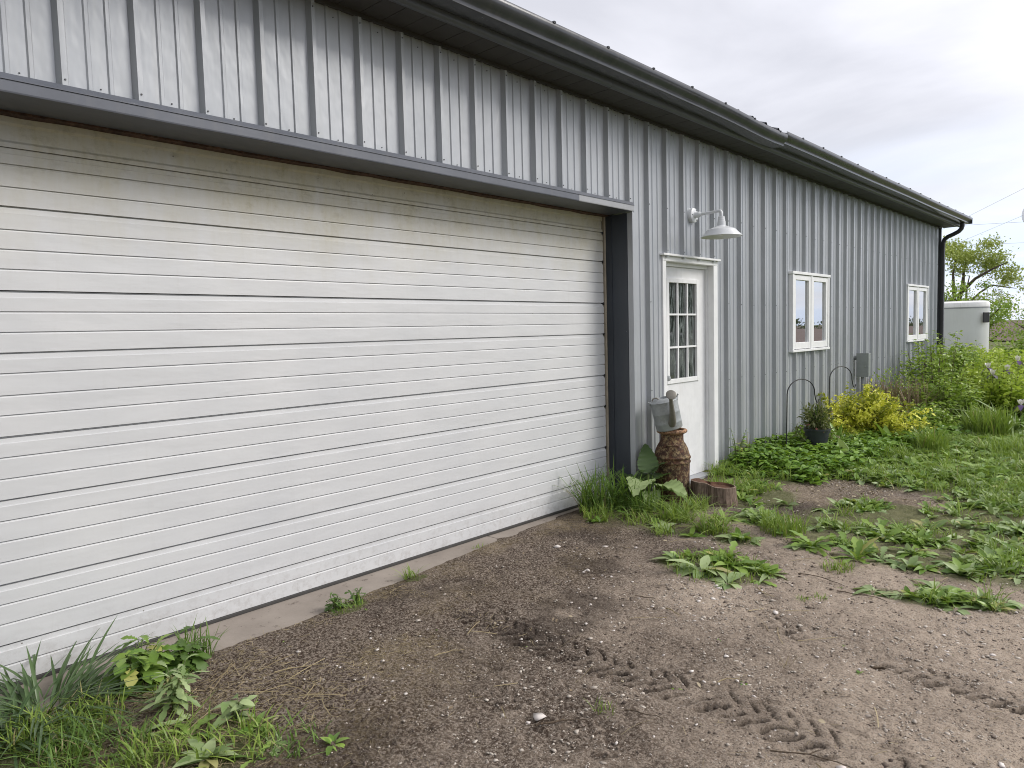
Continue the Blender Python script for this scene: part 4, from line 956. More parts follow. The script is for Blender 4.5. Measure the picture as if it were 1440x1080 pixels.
# ---- plantain patch and rosettes on the drive
for (x, y, n, L, w, lab) in ((1.22, 3.98, 16, .17, .065, 'leftmost plantain of the patch on the drive'), (1.40, 3.92, 18, .18, .07, 'large pale plantain in front of the drive patch'), (1.50, 4.12, 18, .17, .065, 'plantain at the back middle of the drive patch'), (1.62, 3.82, 14, .15, .06, 'plantain at the front right of the drive patch'), (1.36, 4.18, 14, .15, .06, 'plantain at the back left of the drive patch'), (1.74, 4.12, 9, .13, .05, 'small plantain just off the right side of the drive patch')):
    rosette(x, y, n, L, w, T_OVAL if random.random() < .6 else T_DOCK, 'plantain', M['weed'] if 'back' in lab else M['weedl'], lab, 'plantain', 'plantain', (8, 40), 'plantains on the drive')
tuft(1.45, 4.02, .30, 260, .09, .005, 'short grass growing through the drive patch of plantains', 'grass', .4, .5)
for (x, y, n, L, w, lab) in ((2.30, 4.22, 12, .12, .045, 'small rosette on the gravel at the left of the front row'), (2.44, 4.26, 12, .13, .045, 'second small rosette in the front row on the gravel'), (2.55, 4.48, 16, .15, .055, 'dense rosette behind the front row on the gravel'), (2.72, 4.42, 16, .16, .05, 'rosette right of the dense one on the gravel'), (2.70, 4.24, 10, .13, .045, 'flat pale rosette nearest the camera on the gravel'), (2.88, 4.52, 14, .14, .04, 'rosette at the right end of the gravel row')):
    rosette(x, y, n, L, w, T_DOCK, 'plantain', M['weedl'], lab, 'plantain', 'plantain', (5, 30), 'plantains on the gravel')
tuft(2.02, 4.50, .09, 110, .08, .005, 'small isolated grass tuft on the bare drive', 'grass', .45, .5, extra=12)
for i, (x, y) in enumerate(((2.12, 3.93), (2.05, 3.86))): tuft(x, y, .035, 30, .045, .0035, ('tiny grass sprig on the drive, right of a smaller one', 'smaller tiny grass sprig on the drive')[i], 'grass', .5, .4)
tuft(1.88, 2.22, .05, 26, .06, .0035, 'sparse grass sprig in the dirt near the tyre tracks', 'grass', .5, .4)
tuft(2.28, 3.05, .03, 14, .05, .003, 'single dry sprig on the open dirt right of the tracks', 'straw', .5, .4)
# ---- weeds at the front of the lawn: things one can tell apart
DOCKS = ((1.72, 4.88, 26, .15, .060, 'leafy bright weed at the left front corner of the lawn', 'weed', (25, 60)), (2.05, 4.76, 16, .15, .050, 'upright bright weed at the front middle of the lawn', 'weed', (40, 70)), (2.28, 4.80, 14, .10, .045, 'low weed right of the upright one at the lawn front', 'weedl', (10, 35)), (1.88, 5.05, 18, .13, .055, 'dense weed behind the left front corner of the lawn', 'weed', (15, 50)),
        (2.30, 5.10, 16, .12, .055, 'weed in the middle of the lawn front', 'weed', (10, 45)), (2.52, 5.0, 14, .11, .05, 'low plantain at the right of the lawn front', 'weedl', (8, 30)), (2.75, 5.2, 14, .12, .055, 'pale plantain at the right end of the lawn front', 'weedl', (8, 30)), (1.58, 5.35, 16, .13, .045, 'long-leaved weed at the left edge of the lawn', 'weedl', (10, 40)), (2.1, 5.4, 16, .12, .055, 'weed deeper in the lawn behind the upright one', 'weed', (10, 40)),
        (2.6, 5.55, 16, .12, .055, 'weed in the right half of the lawn', 'weed', (10, 40)), (1.45, 5.95, 16, .15, .04, 'pale weed lying at the back left of the lawn', 'weedl', (5, 25)), (1.75, 6.15, 14, .13, .04, 'sprawling weed at the rear of the lawn by bare soil', 'weedl', (5, 30)),
        (1.66, 4.80, 12, .10, .05, 'small broad weed at the very front left of the lawn', 'weedl', (10, 40)), (2.16, 4.88, 12, .11, .05, 'small weed just behind the upright bright one', 'weedl', (10, 40)), (2.42, 4.82, 10, .10, .045, 'small weed at the lawn front between two low ones', 'weed', (10, 40)), (2.86, 5.0, 12, .10, .04, 'pale little weed at the far right front of the lawn', 'weedl', (8, 30)))
for (x, y, n, L, w, lab, mm, el) in DOCKS:
    rosette(x, y, n, L, w, random.choice((T_DOCK, T_OVAL, T_DAND)), 'weedleaf'+str(random.randint(0, 9)), M[mm], lab, 'lawn_weed', 'weed', el, 'weeds on the lawn')
tuft(1.42, 5.12, .16, 260, .20, .0065, 'upright grass tuft at the left of the lawn', 'grass', .35, .5)

# ---- lawn and scattered greens: uncountable
def scatter(n, x0, x1, y0, y1, dens):
    P = np.stack([rng.uniform(x0, x1, n), rng.uniform(y0, y1, n)], 1); keep = rng.uniform(size=n) < dens(P[:, 0], P[:, 1]); P = P[keep]
    return np.column_stack([P, ground_h(P[:, 0], P[:, 1])-.004])
inside = lambda x, y: ((x > slab_edge(y)+.02) | (y > 5.5))*(x > .02)
d1 = lambda x, y: greenness(x, y)*inside(x, y)*np.clip(.06+2.8*(fbm(x, y, 4.0, 3, 91)-.435), 0, 1)
fo = Fol(); P = scatter(90000, 0, 3.4, .4, 9, d1); fo.put(*blades(P, rng.uniform(.02, .085, len(P)), rng.uniform(.003, .006, len(P)), .45, .6, 3))
P = scatter(60000, -.0, 5.0, 7, 24, lambda x, y: greenness(x, y)*(x > .05)); fo.put(*blades(P, rng.uniform(.04, .14, len(P)), rng.uniform(.006, .012, len(P)), .45, .6, 2))
C_ = scatter(1500, 0, 3.6, 4.2, 12, d1); C_ = np.repeat(C_, 22, 0); C_[:, :2] += rng.normal(0, .028, (len(C_), 2)); hs_ = np.repeat(rng.uniform(.07, .19, len(C_)//22), 22)
fo.put(*blades(C_, hs_*rng.uniform(.6, 1.1, len(C_)), rng.uniform(.004, .008, len(C_)), .4, .8, 4))
kind(fo.build('grass', M['grass']), 'stuff')
fo = Fol()
def small_rosettes(P, n, L, W, T=T_OVAL, el=.6):
    m_ = len(P); PP = np.repeat(P, n, 0); a = rng.uniform(0, 6.28, len(PP)); e = rng.uniform(.05, el, len(PP))
    D = np.stack([np.cos(a), np.sin(a), e], 1); N = np.column_stack([rng.normal(0, .3, (len(PP), 2)), np.ones(len(PP))]); s_ = np.repeat(rng.uniform(.5, 1.3, m_), n)
    fo.put(*leaves(T, PP+D*.004, D, N, L*s_*rng.uniform(.7, 1.2, len(PP)), W*s_*rng.uniform(.8, 1.2, len(PP))))
small_rosettes(scatter(2400, 0, 3.4, 4.0, 8.5, d1), 8, .085, .036, T_OVAL, 1.3); small_rosettes(scatter(1300, 0, 3.4, 4.0, 8.5, d1), 7, .10, .036, T_DAND, 1.5)
small_rosettes(scatter(700, 0, 3.4, .4, 4.6, d1), 8, .07, .026, T_DAND)
small_rosettes(scatter(3800, .2, 4.5, 7.5, 20, lambda x, y: greenness(x, y)), 8, .13, .050, T_OVAL, 1.0)
small_rosettes(scatter(900, .1, 3.3, .8, 5.5, lambda x, y: .10*inside(x, y)*sstep(.5, .7, fbm(x, y, 2.5, 3, 95))), 5, .022, .010)
kind(fo.build('low_weeds', M['weed']), 'stuff')
# low weeds with pale backs, thin
fo = Fol(); small_rosettes(scatter(1300, 1.0, 3.3, 4.3, 7.5, d1), 7, .095, .038, T_DOCK, 1.2); small_rosettes(scatter(1200, .2, 4.0, 7.0, 16, greenness), 7, .13, .05, T_DOCK); small_rosettes(scatter(120, .3, 1.2, .6, 1.5, d1), 7, .08, .03, T_DAND)
kind(fo.build('pale_low_weeds', M['weedl']), 'stuff')
# seedling carpet at the edges
# ---- dirt litter: straw, pebbles, clods, twigs
def strands(P, L, w, m, name, curl=.5):
    n = len(P); a = rng.uniform(0, 6.28, n); k = 4; V = np.zeros((n, 2*k, 3)); L = np.broadcast_to(L, (n,)); c = rng.normal(0, curl, n); tilt = np.abs(rng.normal(0, .10, n))
    p = P.copy()
    for i in range(k):
        ang = a+c*i/k; side = np.stack([-np.sin(ang), np.cos(ang), np.zeros(n)], 1)*(w/2); up = np.array([0, 0, 1.0])*(w*.4)
        V[:, 2*i] = p-side; V[:, 2*i+1] = p+side+up
        p = p+np.stack([np.cos(ang), np.sin(ang), tilt*(1-i*.6)], 1)*(L/(k-1))[:, None]
    F = np.array([[2*i, 2*i+1, 2*i+3, 2*i+2] for i in range(k-1)])[None]+(np.arange(n)*2*k)[:, None, None]
    f2 = Fol().put(V.reshape(-1, 3), F.reshape(-1, 4)); return kind(f2.build(name, m), 'stuff')
lift = np.array([0, 0, .010])
P = np.concatenate([scatter(9000, .1, 1.7, .6, 2.6, lambda x, y: .6*sstep(.45, .65, fbm(x, y, 3.0, 3, 82))*sstep(1.75, .8, x+.25*(y-1.3))*inside(x, y)), scatter(2600, .3, 3.3, 1.2, 5.0, lambda x, y: .28*sstep(.48, .62, fbm(x, y, 2.5, 3, 83))*inside(x, y)), scatter(2200, .2, 1.1, .85, 1.6, lambda x, y: inside(x, y)*.8)])
strands(P+lift, rng.uniform(.012, .06, len(P)), .0015, M['straw'], 'straw_litter', .6)
P = np.concatenate([scatter(110, .3, .9, .95, 1.6, lambda x, y: .6+0*x), scatter(110, .8, 3.3, 1.4, 4.6, lambda x, y: .5+0*x)])
strands(P+lift, rng.uniform(.08, .22, len(P)), .0035, M['straw'], 'long_straw', .5)
ico_v = np.array([(0, 0, 1), (.89, 0, .45), (.28, .85, .45), (-.72, .53, .45), (-.72, -.53, .45), (.28, -.85, .45), (.72, .53, -.45), (-.28, .85, -.45), (-.89, 0, -.45), (-.28, -.85, -.45), (.72, -.53, -.45), (0, 0, -1)])
ico_f = np.array([(0,1,2),(0,2,3),(0,3,4),(0,4,5),(0,5,1),(1,6,2),(2,7,3),(3,8,4),(4,9,5),(5,10,1),(6,7,2),(7,8,3),(8,9,4),(9,10,5),(10,6,1),(11,7,6),(11,8,7),(11,9,8),(11,10,9),(11,6,10)])
fo = Fol(); P = np.concatenate([scatter(900, .7, 2.6, 6.0, 7.6, lambda x, y: (1-greenness(x, y))*.9), scatter(700, .2, 3.4, 1.0, 6.0, lambda x, y: inside(x, y)*.35*sstep(.5, .65, fbm(x, y, 2.2, 3, 121)))])
a = rng.uniform(0, 6.28, len(P)); D = np.stack([np.cos(a), np.sin(a), rng.uniform(-.05, .3, len(P))], 1); fo.put(*leaves(T_OVAL, P+np.array([0, 0, .012]), D, np.column_stack([rng.normal(0, .4, (len(P), 2)), np.ones(len(P))]), rng.uniform(.012, .040, len(P)), rng.uniform(.006, .016, len(P))))
kind(fo.build('dead_leaf_litter', M['deadleaf']), 'stuff')
oct_v = np.array([(1, 0, 0), (0, 1, 0), (-1, 0, 0), (0, -1, 0), (0, 0, .8), (0, 0, -.8)]); oct_f = np.array([(0, 1, 4), (1, 2, 4), (2, 3, 4), (3, 0, 4), (1, 0, 5), (2, 1, 5), (3, 2, 5), (0, 3, 5)])
def stones(P, r, m, name, flat=.6, fine=False):
    bv, bf = (oct_v, oct_f) if fine else (ico_v, ico_f); k = len(bv)
    n = len(P); sc_ = rng.uniform(.55, 1.35, (n, k, 1)); ax = rng.uniform(.55, 1.5, (n, 1, 3)); ax[:, :, 2] *= flat
    V = bv[None]*sc_*ax*r[:, None, None]; a = rng.uniform(0, 6.28, n); c, s_ = np.cos(a)[:, None], np.sin(a)[:, None]
    X = V[..., 0]*c-V[..., 1]*s_; Yv = V[..., 0]*s_+V[..., 1]*c; V = np.stack([X, Yv, V[..., 2]], -1)+P[:, None, :]
    F = bf[None]+(np.arange(n)*k)[:, None, None]
    f2 = Fol().put(V.reshape(-1, 3), F.reshape(-1, 3)); return kind(f2.build(name, m), 'stuff')
gden = lambda x, y: inside(x, y)*(1-.7*greenness(x, y))*(1-.95*np.minimum(1, 1.5*lug_tracks(x, y)[1]))*(.05+.80*sstep(.44, .66, fbm(x, y, 1.7, 4, 101))*sstep(.8, 2.2, x+.3*(y-2))+.6*np.exp(-((x-1.75)/.45)**2-((y-3.55)/.35)**2))
P = scatter(80000, .05, 3.6, .8, 7.2, gden); r = rng.gamma(2.0, .0011, len(P))+.0011
stones(P+np.array([0, 0, .005]), np.minimum(r, .009), M['pebble'], 'fine_gravel', .6, True)
P = scatter(11000, .05, 3.6, .8, 7.2, gden); r = rng.gamma(2.2, .0017, len(P))+.002
stones(P+np.array([0, 0, .005]), np.minimum(r, .012), M['pebble'], 'gravel', .5)
P = scatter(900, .3, 3.4, 1.0, 4.5, lambda x, y: inside(x, y)*(1-greenness(x, y))*sstep(.5, .68, fbm(x, y, 4, 3, 111))); stones(P+np.array([0, 0, .006]), rng.gamma(3, .0018, len(P))+.002, M['whitestone'], 'white_stones', .45)
P = scatter(52000, .05, 3.5, .8, 6.0, lambda x, y: inside(x, y)*.4*(1-.9*lug_tracks(x, y)[1])); stones(P+np.array([0, 0, .003]), np.minimum(rng.gamma(2, .0016, len(P))+.0012, .012), M['clod'], 'soil_crumbs', .75, True)
def twig(x, y, L, az, label, m='twig', r=.003, group='twigs on the dirt'):
    t = thing('twig', label, 'twig', (x, y, pz(x, y)+.006), az); n = 7; pts = []; yy = 0
    for i in range(n):
        yy += random.uniform(-.012, .012); pts.append((L*(i/(n-1)-.5), yy+L*.08*math.sin(i*.6), .004+random.uniform(0, .006)))
    MB().tube(pts, [r*(1-.6*i/(n-1)) for i in range(n)], 6).build('branch', M[m], t, smooth=True)
    if L > .16: MB().tube([pts[3], (pts[3][0]+L*.12, pts[3][1]+L*.10, .012), (pts[3][0]+L*.2, pts[3][1]+L*.13, .014)], [r*.7, r*.5, r*.3], 5).build('side_branch', M[m], t)
for a in ((2.62, 2.42, .26, R(25), 'dark curved twig near the bottom right corner'), (2.02, 2.30, .15, R(30), 'short brown twig below the tyre tracks'), (1.82, 2.03, .20, R(50), 'brown twig at the bottom middle of the dirt', 'twig', .0045), (1.60, 3.22, .13, R(-30), 'pale stick on the dirt above the tracks', 'straw', .0035),
          (2.28, 4.10, .26, R(5), 'thin brown twig in front of the gravel rosettes'), (2.02, 4.22, .30, R(-10), 'long thin twig left of the gravel rosettes'), (2.62, 3.34, .14, R(20), 'dark curved bark twig in the right track', 'twig', .006), (1.03, 2.16, .15, R(70), 'yellow straw stick on the dark soil', 'straw', .003), (2.16, 2.74, .10, R(60), 'pale stick beside the middle of the track', 'straw', .003), (.62, 1.62, .24, R(62), 'long yellow stalk on the soil at left', 'straw', .003), (1.38, 3.32, .12, R(10), 'small dark twig beside the pale stick')):
    twig(*a)

# ------------------------------------------------------------------ bed along the wall
bedd = lambda x, y: (x > .03)*sstep(1.15+.17*(7-7), .85, x-.13*(y-7))*sstep(6.75, 7.05, y+.1*x)*sstep(11.5, 10, y)
fo = Fol(); P = scatter(5200, .0, 1.7, 6.4, 11, bedd); P[:, 2] += rng.uniform(.02, .17, len(P))*sstep(6.5, 7.2, P[:, 1])
PP = np.repeat(P, 3, 0); a = rng.uniform(0, 6.28, len(PP)); D = np.stack([np.cos(a), np.sin(a), rng.uniform(-.2, .5, len(PP))], 1); N = np.column_stack([rng.normal(0, .35, (len(PP), 2)), np.ones(len(PP))])
fo.put(*leaves(T_OVAL, PP, D, N, rng.uniform(.04, .085, len(PP)), rng.uniform(.03, .06, len(PP))))
kind(fo.build('ground_cover', M['cover']), 'stuff')
rosette(.55, 8.85, 22, .34, .07, T_DOCK, 'dockleaf', M['weed'], 'upright long-leaved plant in front of the hanging pot', 'leafy_plant', 'plant', (45, 85))
rosette(.92, 8.05, 3, .30, .11, T_OVAL, 'broad', M['weedl'], 'single large upright pale leaf in the ground cover bed', 'leafy_plant', 'plant', (65, 80), droop=(0, .1))
rosette(.98, 9.3, 18, .28, .09, T_DOCK, 'dockleaf', M['weed'], 'broad plant right in front of the golden shrub', 'leafy_plant', 'plant', (30, 75))
rosette(1.25, 9.9, 18, .26, .06, T_DOCK, 'dockleaf', M['weedl'], 'greyish sprawling plant right of the golden shrub', 'leafy_plant', 'plant', (20, 60))
tuft(1.45, 9.3, .18, 220, .34, .010, 'grass tuft in front of the bed, right of the golden shrub', 'grass', .3, .5)
# weed stems at the wall
leafy_weed(.14, 7.05, .38, 6, 9, .06, .035, T_OVAL, 'oval', M['weed'], 'thin leafy weed climbing the siding at the left end of the bed', .3)
tuft(.08, 7.3, .08, 40, .34, .005, 'dry grass stems against the siding left of the first hook', 'straw', .25, .3)
# golden shrub
gs = thing('golden_shrub', 'bright golden-yellow shrub in the bed below the first window', 'shrub', (.55, 9.75, 0))
fo = Fol(); fo2 = Fol(); stems_ = MB()
for i in range(150):
    az = random.uniform(0, 6.28); el = R(random.uniform(12, 80)); L = random.uniform(.38, .80)*(1.0 if el < R(50) else .92)
    d = np.array([math.cos(az)*math.cos(el)*1.05, math.sin(az)*math.cos(el)*1.05, math.sin(el)]); b0 = np.array([random.gauss(0, .06), random.gauss(0, .06), .02])
    tip = b0+d*L; mid = b0+d*L*.5+np.array([0, 0, .05]); tip[2] -= .05*math.cos(el)
    if i < 45: stems_.tube([tuple(b0), tuple(mid), tuple(tip)], [.006, .004, .002], 5)
    n = 75; u = rng.uniform(.35, 1.05, n); P = b0+np.outer(2*u*(1-u), mid-b0)+np.outer(u*u, tip-b0)+rng.normal(0, .028, (n, 3)); D = unit(d*.7+rng.normal(size=(n, 3))*.7); N = unit(rng.normal(size=(n, 3))*.5+np.array([0, 0, 1]))
    (fo if random.random() < .66 else fo2).put(*leaves(T_SMALL, P, D, N, rng.uniform(.036, .066, n), rng.uniform(.022, .038, n)))
fo.build('foliage', M['gold'], gs); fo2.build('greener_foliage', M['goldg'], gs); stems_.build('branches', M['twig'], gs)
# dry clump
dc = thing('dry_shrub', 'brown dead perennial clump of bare stems between golden and green shrubs', 'shrub', (.40, 11.7, 0))
n = 900; P = np.stack([rng.normal(0, .20, n), rng.normal(0, .22, n), np.full(n, .02)], 1); fo = Fol(); fo.put(*blades(P, rng.uniform(.35, .85, n), rng.uniform(.006, .010, n), .30, .45, 4)); fo.build('stems', M['drystem'], dc)
fo = Fol(); clump(fo, T_SMALL, (0, 0, 0), .36, .4, .25, .85, 420, .05, .022, .2, .3); fo.build('foliage', M['bush'], dc)
# bushes
def bush(x, y, rx, ry, h, ns, per, L, W, m, label, name='green_shrub', cat='shrub', T=T_OVAL, top=1.0, lean=.35, fill=0, leafstart=.25):
    t = thing(name, label, cat, (x, y, 0)); fo = Fol(); sm = MB()
    for i in range(ns):
        a = random.uniform(0, 6.28); q = math.sqrt(random.random())
        b0 = np.array([math.cos(a)*q*rx*.55, math.sin(a)*q*ry*.55, 0]); hh = h*random.uniform(.55, 1.0)*(1.08-.35*q*q)
        tip = np.array([math.cos(a)*q*rx, math.sin(a)*q*ry, hh])+rng.normal(0, .04, 3)
        mid = (b0+tip)/2+np.array([0, 0, hh*.08])
        sm.tube([tuple(b0), tuple(mid), tuple(tip)], [.006, .004, .002], 5)
        u = rng.uniform(leafstart, 1.03, per); P = b0+np.outer(2*u*(1-u), mid-b0)+np.outer(u*u, tip-b0)+rng.normal(0, .035, (per, 3)); az = rng.uniform(0, 6.28, per)
        D = np.stack([np.cos(az), np.sin(az), rng.uniform(-.3, .8, per)], 1); N = unit(rng.normal(size=(per, 3))*.45+np.array([0, 0, 1]))
        fo.put(*leaves(T, P, D, N, rng.uniform(L*.6, L*1.2, per), rng.uniform(W*.7, W*1.2, per)))
    if fill: clump(fo, T, (0, 0, 0), rx*.95, ry*.95, -.2, h*.85, fill, L, W, .2, .3)
    fo.build('foliage', M[m], t); sm.build('stems', M['twig'], t); return t
bush(.62, 13.1, .55, .75, 1.36, 52, 38, .075, .034, 'bush', 'tall loose green shrub with arching shoots below the second window', leafstart=.12, fill=500)
bush(.95, 12.1, .50, .55, .72, 60, 44, .07, .034, 'bush', 'low dense green shrub in front of the tall loose one', fill=1000)
bush(.50, 15.4, .50, .9, 1.22, 60, 44, .09, .04, 'bush', 'green shrub at the far building corner by the downspout', fill=900)
bush(1.25, 14.3, .6, .8, .88, 70, 46, .08, .04, 'bushl', 'bright green peony-like bush right of the far corner', fill=1100)
bush(1.62, 13.1, .5, .6, .8, 60, 40, .09, .04, 'bushl', 'light green leafy bush holding the white and purple irises', fill=900)
bush(.9, 17.8, .8, 1.0, .85, 70, 46, .10, .045, 'bushl', 'pale green bush in front of the grey trailer', fill=1300)
bush(1.7, 16.4, .7, .9, .95, 70, 46, .10, .045, 'bushl', 'yellowish green bush at the right behind the irises', fill=1300)
bush(.1, 19.5, .9, 1.0, .95, 70, 46, .11, .05, 'bushl', 'rear pale bush hiding the foot of the trailer', fill=1300)
bush(1.15, 21.0, 1.1, 1.1, 1.25, 70, 46, .12, .055, 'bush', 'dark green bush at the far right under the field edge', fill=1300)
bush(2.2, 14.6, .6, .7, .75, 60, 40, .10, .045, 'bushl', 'low bright bush at the right edge behind the strap leaves', fill=900)
# iris flowers
def iris(x, y, h, label):
    t = thing('iris', label, 'flower', (x, y, 0), random.uniform(0, 6.28), 'irises in the bed')
    MB().tube([(0, 0, 0), (.01, 0, h*.5), (0, .01, h)], [.006, .005, .004], 6).build('stem', M['stem'], t)
    for i in range(3):
        put_leaf(t, 'petal_up', T_OVAL, M['petw'], (0, .01, h), i*2.094, R(58), .095, .075, 0, (-.6, -.3)).name = 'petal'
        put_leaf(t, 'petal_down', T_OVAL, M['petp'], (0, .01, h), i*2.094+1.05, R(8), .085, .06, 0, (.6, 1.0)).name = 'petal'
    for k in range(6): put_leaf(t, 'strap', T_STRAP, M['weed'], (random.gauss(0, .03), random.gauss(0, .03), 0), random.uniform(0, 6.28), R(random.uniform(68, 84)), h*random.uniform(.6, .85), .035, 0, (0, .3))
for x, y, h, lab in ((1.38, 13.0, .80, 'white and purple iris, leftmost of the upper group'), (1.46, 12.9, .70, 'white and purple iris, lowest of the upper group'), (1.62, 13.2, .76, 'mostly purple iris in the middle of the upper group'), (1.75, 13.2, .90, 'tallest white iris with dark purple falls'), (2.02, 11.4, .40, 'small white and purple iris low beside the bright grass clump'), (2.32, 12.0, .52, 'white iris at the right edge of the picture')):
    iris(x, y, h, lab)
tuft(1.72, 11.0, .26, 520, .46, .012, 'large bright upright grass clump in front of the irises', 'grass', .25, .4)
strap_clump(1.95, 11.5, 34, .60, .040, M['weedl'], 'arching pale strap-leaved plant right of the bright grass clump', (45, 75), 'strap_leaf_plant', 'plant', (.7, 1.4), .08)
hs = rosette(1.42, 10.9, 11, .34, .22, T_BURD, 'hosta_leaf', M['weedl'], 'big-leaved hosta left of the bright grass clump', 'hosta', 'plant', (15, 45))
bush(1.05, 10.8, .4, .5, .42, 50, 30, .06, .03, 'bush', 'low soft green plant in front of the dry brown shrub', 'leafy_plant', 'plant', fill=500)
bush(2.25, 12.9, .45, .5, .5, 50, 36, .08, .04, 'bushl', 'low leafy plant at the right edge of the bed', 'leafy_plant', 'plant', fill=600)
tuft(1.3, 8.5, .16, 180, .22, .009, 'grass tuft at the front rim of the bed', 'grass', .35, .6)
tuft(2.1, 9.6, .25, 340, .22, .009, 'wide low grass clump at the right edge of the lawn', 'grass', .35, .6)

# ------------------------------------------------------------------ background: trailer, trees, wires
tl = thing('horse_trailer', 'pale grey round-cornered trailer with a white roof behind the shed corner', 'trailer', (-1.55, 24.0, 0), R(13))
def rrect(x0, x1, y0, y1, r, n=8):
    P = []
    for cx, cy, a0 in ((x1-r, y0+r, -90), (x1-r, y1-r, 0), (x0+r, y1-r, 90), (x0+r, y0+r, 180)):
        for i in range(n+1): a = R(a0+90*i/n); P.append((cx+r*math.cos(a), cy+r*math.sin(a)))
    return P
def prism(P, zs, inset=None):
    mb = MB(); n = len(P); cx = sum(p[0] for p in P)/n; cy = sum(p[1] for p in P)/n; V = []
    for i, z in enumerate(zs):
        s_ = 1-(inset[i] if inset else 0); V += [(cx+(p[0]-cx)*s_, cy+(p[1]-cy)*s_, z) for p in P]
    F = [(i*n+k, i*n+(k+1) % n, (i+1)*n+(k+1) % n, (i+1)*n+k) for i in range(len(zs)-1) for k in range(n)]+[tuple(reversed(range(n))), tuple(range((len(zs)-1)*n, len(zs)*n))]
    return mb.add(V, F)
RR = rrect(-1.0, 1.17, 0, 4.6, .55)
prism(RR, [.45, .5, 1.93]).build('body', M['trailer'], tl, smooth=True)
prism(RR, [1.931, 1.98, 2.06, 2.10, 2.115], [-.008, -.008, 0, .03, .10]).build('roof', M['trailerw'], tl, smooth=True)
prism(rrect(-1.006, 1.176, -.006, 4.606, .556), [1.895, 1.925]).build('trim_band', M['faded'], tl, smooth=True)
prism(rrect(-1.006, 1.176, -.006, 4.606, .556), [.50, .56]).build('trim_band', M['faded'], tl, smooth=True)
mb = MB(); mb.M = Matrix.Translation((1.055, .10, 1.62)) @ Matrix.Rotation(R(40), 4, 'Z'); mb.box(-.10, .10, -.03, .02, -.15, .15).build('marker_window', M['black'], tl, bevel=.02)
for y in (2.2, 3.1):
    w_ = MB(); w_.M = Matrix.Translation((1.05, y, .34)) @ Matrix.Rotation(R(90), 4, 'Y'); w_.lathe([(.2, -.1), (.33, -.1), (.34, -.05), (.34, .05), (.33, .1), (.2, .1)], 24).build('wheel', M['tyre'], tl, smooth=True)
MB().tube([(0, .1, .5), (0, -1.2, .48)], .05, 8).build('drawbar', M['black'], tl)
# spreading tree
tree = thing('spreading_tree', 'flat-topped spreading tree with sparse yellow-green crown behind the trailer', 'tree', (-4.3, 40, 0))
SX, SYv = .73, .683
def tp(px, py, dep=0): # local point from offsets along the view's right axis and height
    u = (px-1350)*.0343; return np.array([u*SX-dep*.683, u*SYv+dep*.727, (470-py)*.0343+.85])
lm = MB()
def limb(pts, r0, r1): lm.tube([tuple(p) for p in pts], [r0+(r1-r0)*i/(len(pts)-1) for i in range(len(pts))], 7)
limb([np.array([0, 0, -.2]), tp(1346, 470), tp(1350, 425), tp(1356, 400), tp(1366, 380, .5), tp(1372, 358, .6)], .17, .03)
limb([tp(1348, 450), tp(1338, 410, -.3), tp(1333, 385, -.5), tp(1338, 365, -.4)], .10, .03)
limb([tp(1352, 412), tp(1362, 392, -.6), tp(1378, 380, -1), tp(1396, 372, -1.1)], .09, .02)
limb([tp(1347, 470), tp(1376, 428, .8), tp(1378, 405, .9), tp(1384, 385, 1.0)], .09, .02)
limb([tp(1376, 428, .8), tp(1392, 410, .6), tp(1406, 400, .5), tp(1424, 404, .3), tp(1436, 406, .2)], .06, .012)
limb([tp(1366, 445, .3), tp(1396, 425, 0), tp(1418, 428, -.3)], .05, .012)
limb([tp(1346, 470), tp(1330, 440, .3), tp(1322, 400, .2)], .09, .02)
lm.build('trunk', M['trunk'], tree, smooth=True)
fo = Fol(); fod = Fol()
for px, py, r, n, dk in ((1336, 352, 10, 500, 0), (1350, 345, 10, 560, 0), (1343, 362, 11, 520, 0), (1362, 362, 10, 380, 0), (1376, 346, 9, 420, 0), (1385, 355, 9, 380, 0), (1374, 362, 9, 360, 0), (1390, 368, 10, 440, 0), (1402, 372, 9, 380, 0), (1398, 362, 9, 360, 0), (1408, 382, 8, 300, 0), (1386, 382, 9, 260, 0), (1412, 392, 8, 220, 0), (1424, 395, 8, 200, 0), (1433, 397, 6, 120, 0), (1396, 390, 8, 160, 0), (1430, 408, 6, 80, 0), (1364, 378, 8, 160, 0), (1325, 360, 12, 420, 0), (1340, 378, 9, 200, 0),
        (1338, 418, 9, 420, 1), (1346, 428, 9, 380, 1), (1334, 404, 8, 220, 1), (1368, 402, 6, 130, 1), (1372, 424, 9, 220, 0), (1396, 420, 9, 160, 0), (1412, 424, 8, 120, 0), (1386, 430, 8, 160, 1), (1424, 418, 7, 80, 0), (1402, 412, 6, 70, 0)):
    rm = r*.0343*1.15; P = tp(px, py, random.uniform(-1.0, 1.0))+rng.normal(size=(n, 3))*np.array([rm, rm*1.4, rm*.55])*.75
    D = rand_dirs(n, .1); N = unit(rng.normal(size=(n, 3))*.6+np.array([0, 0, 1])); (fod if dk else fo).put(*leaves(T_SMALL, P, D, N, rng.uniform(.07, .16, n), rng.uniform(.05, .10, n)))
fo.build('crown', M['treel'], tree); fod.build('lower_foliage', M['bush'], tree)
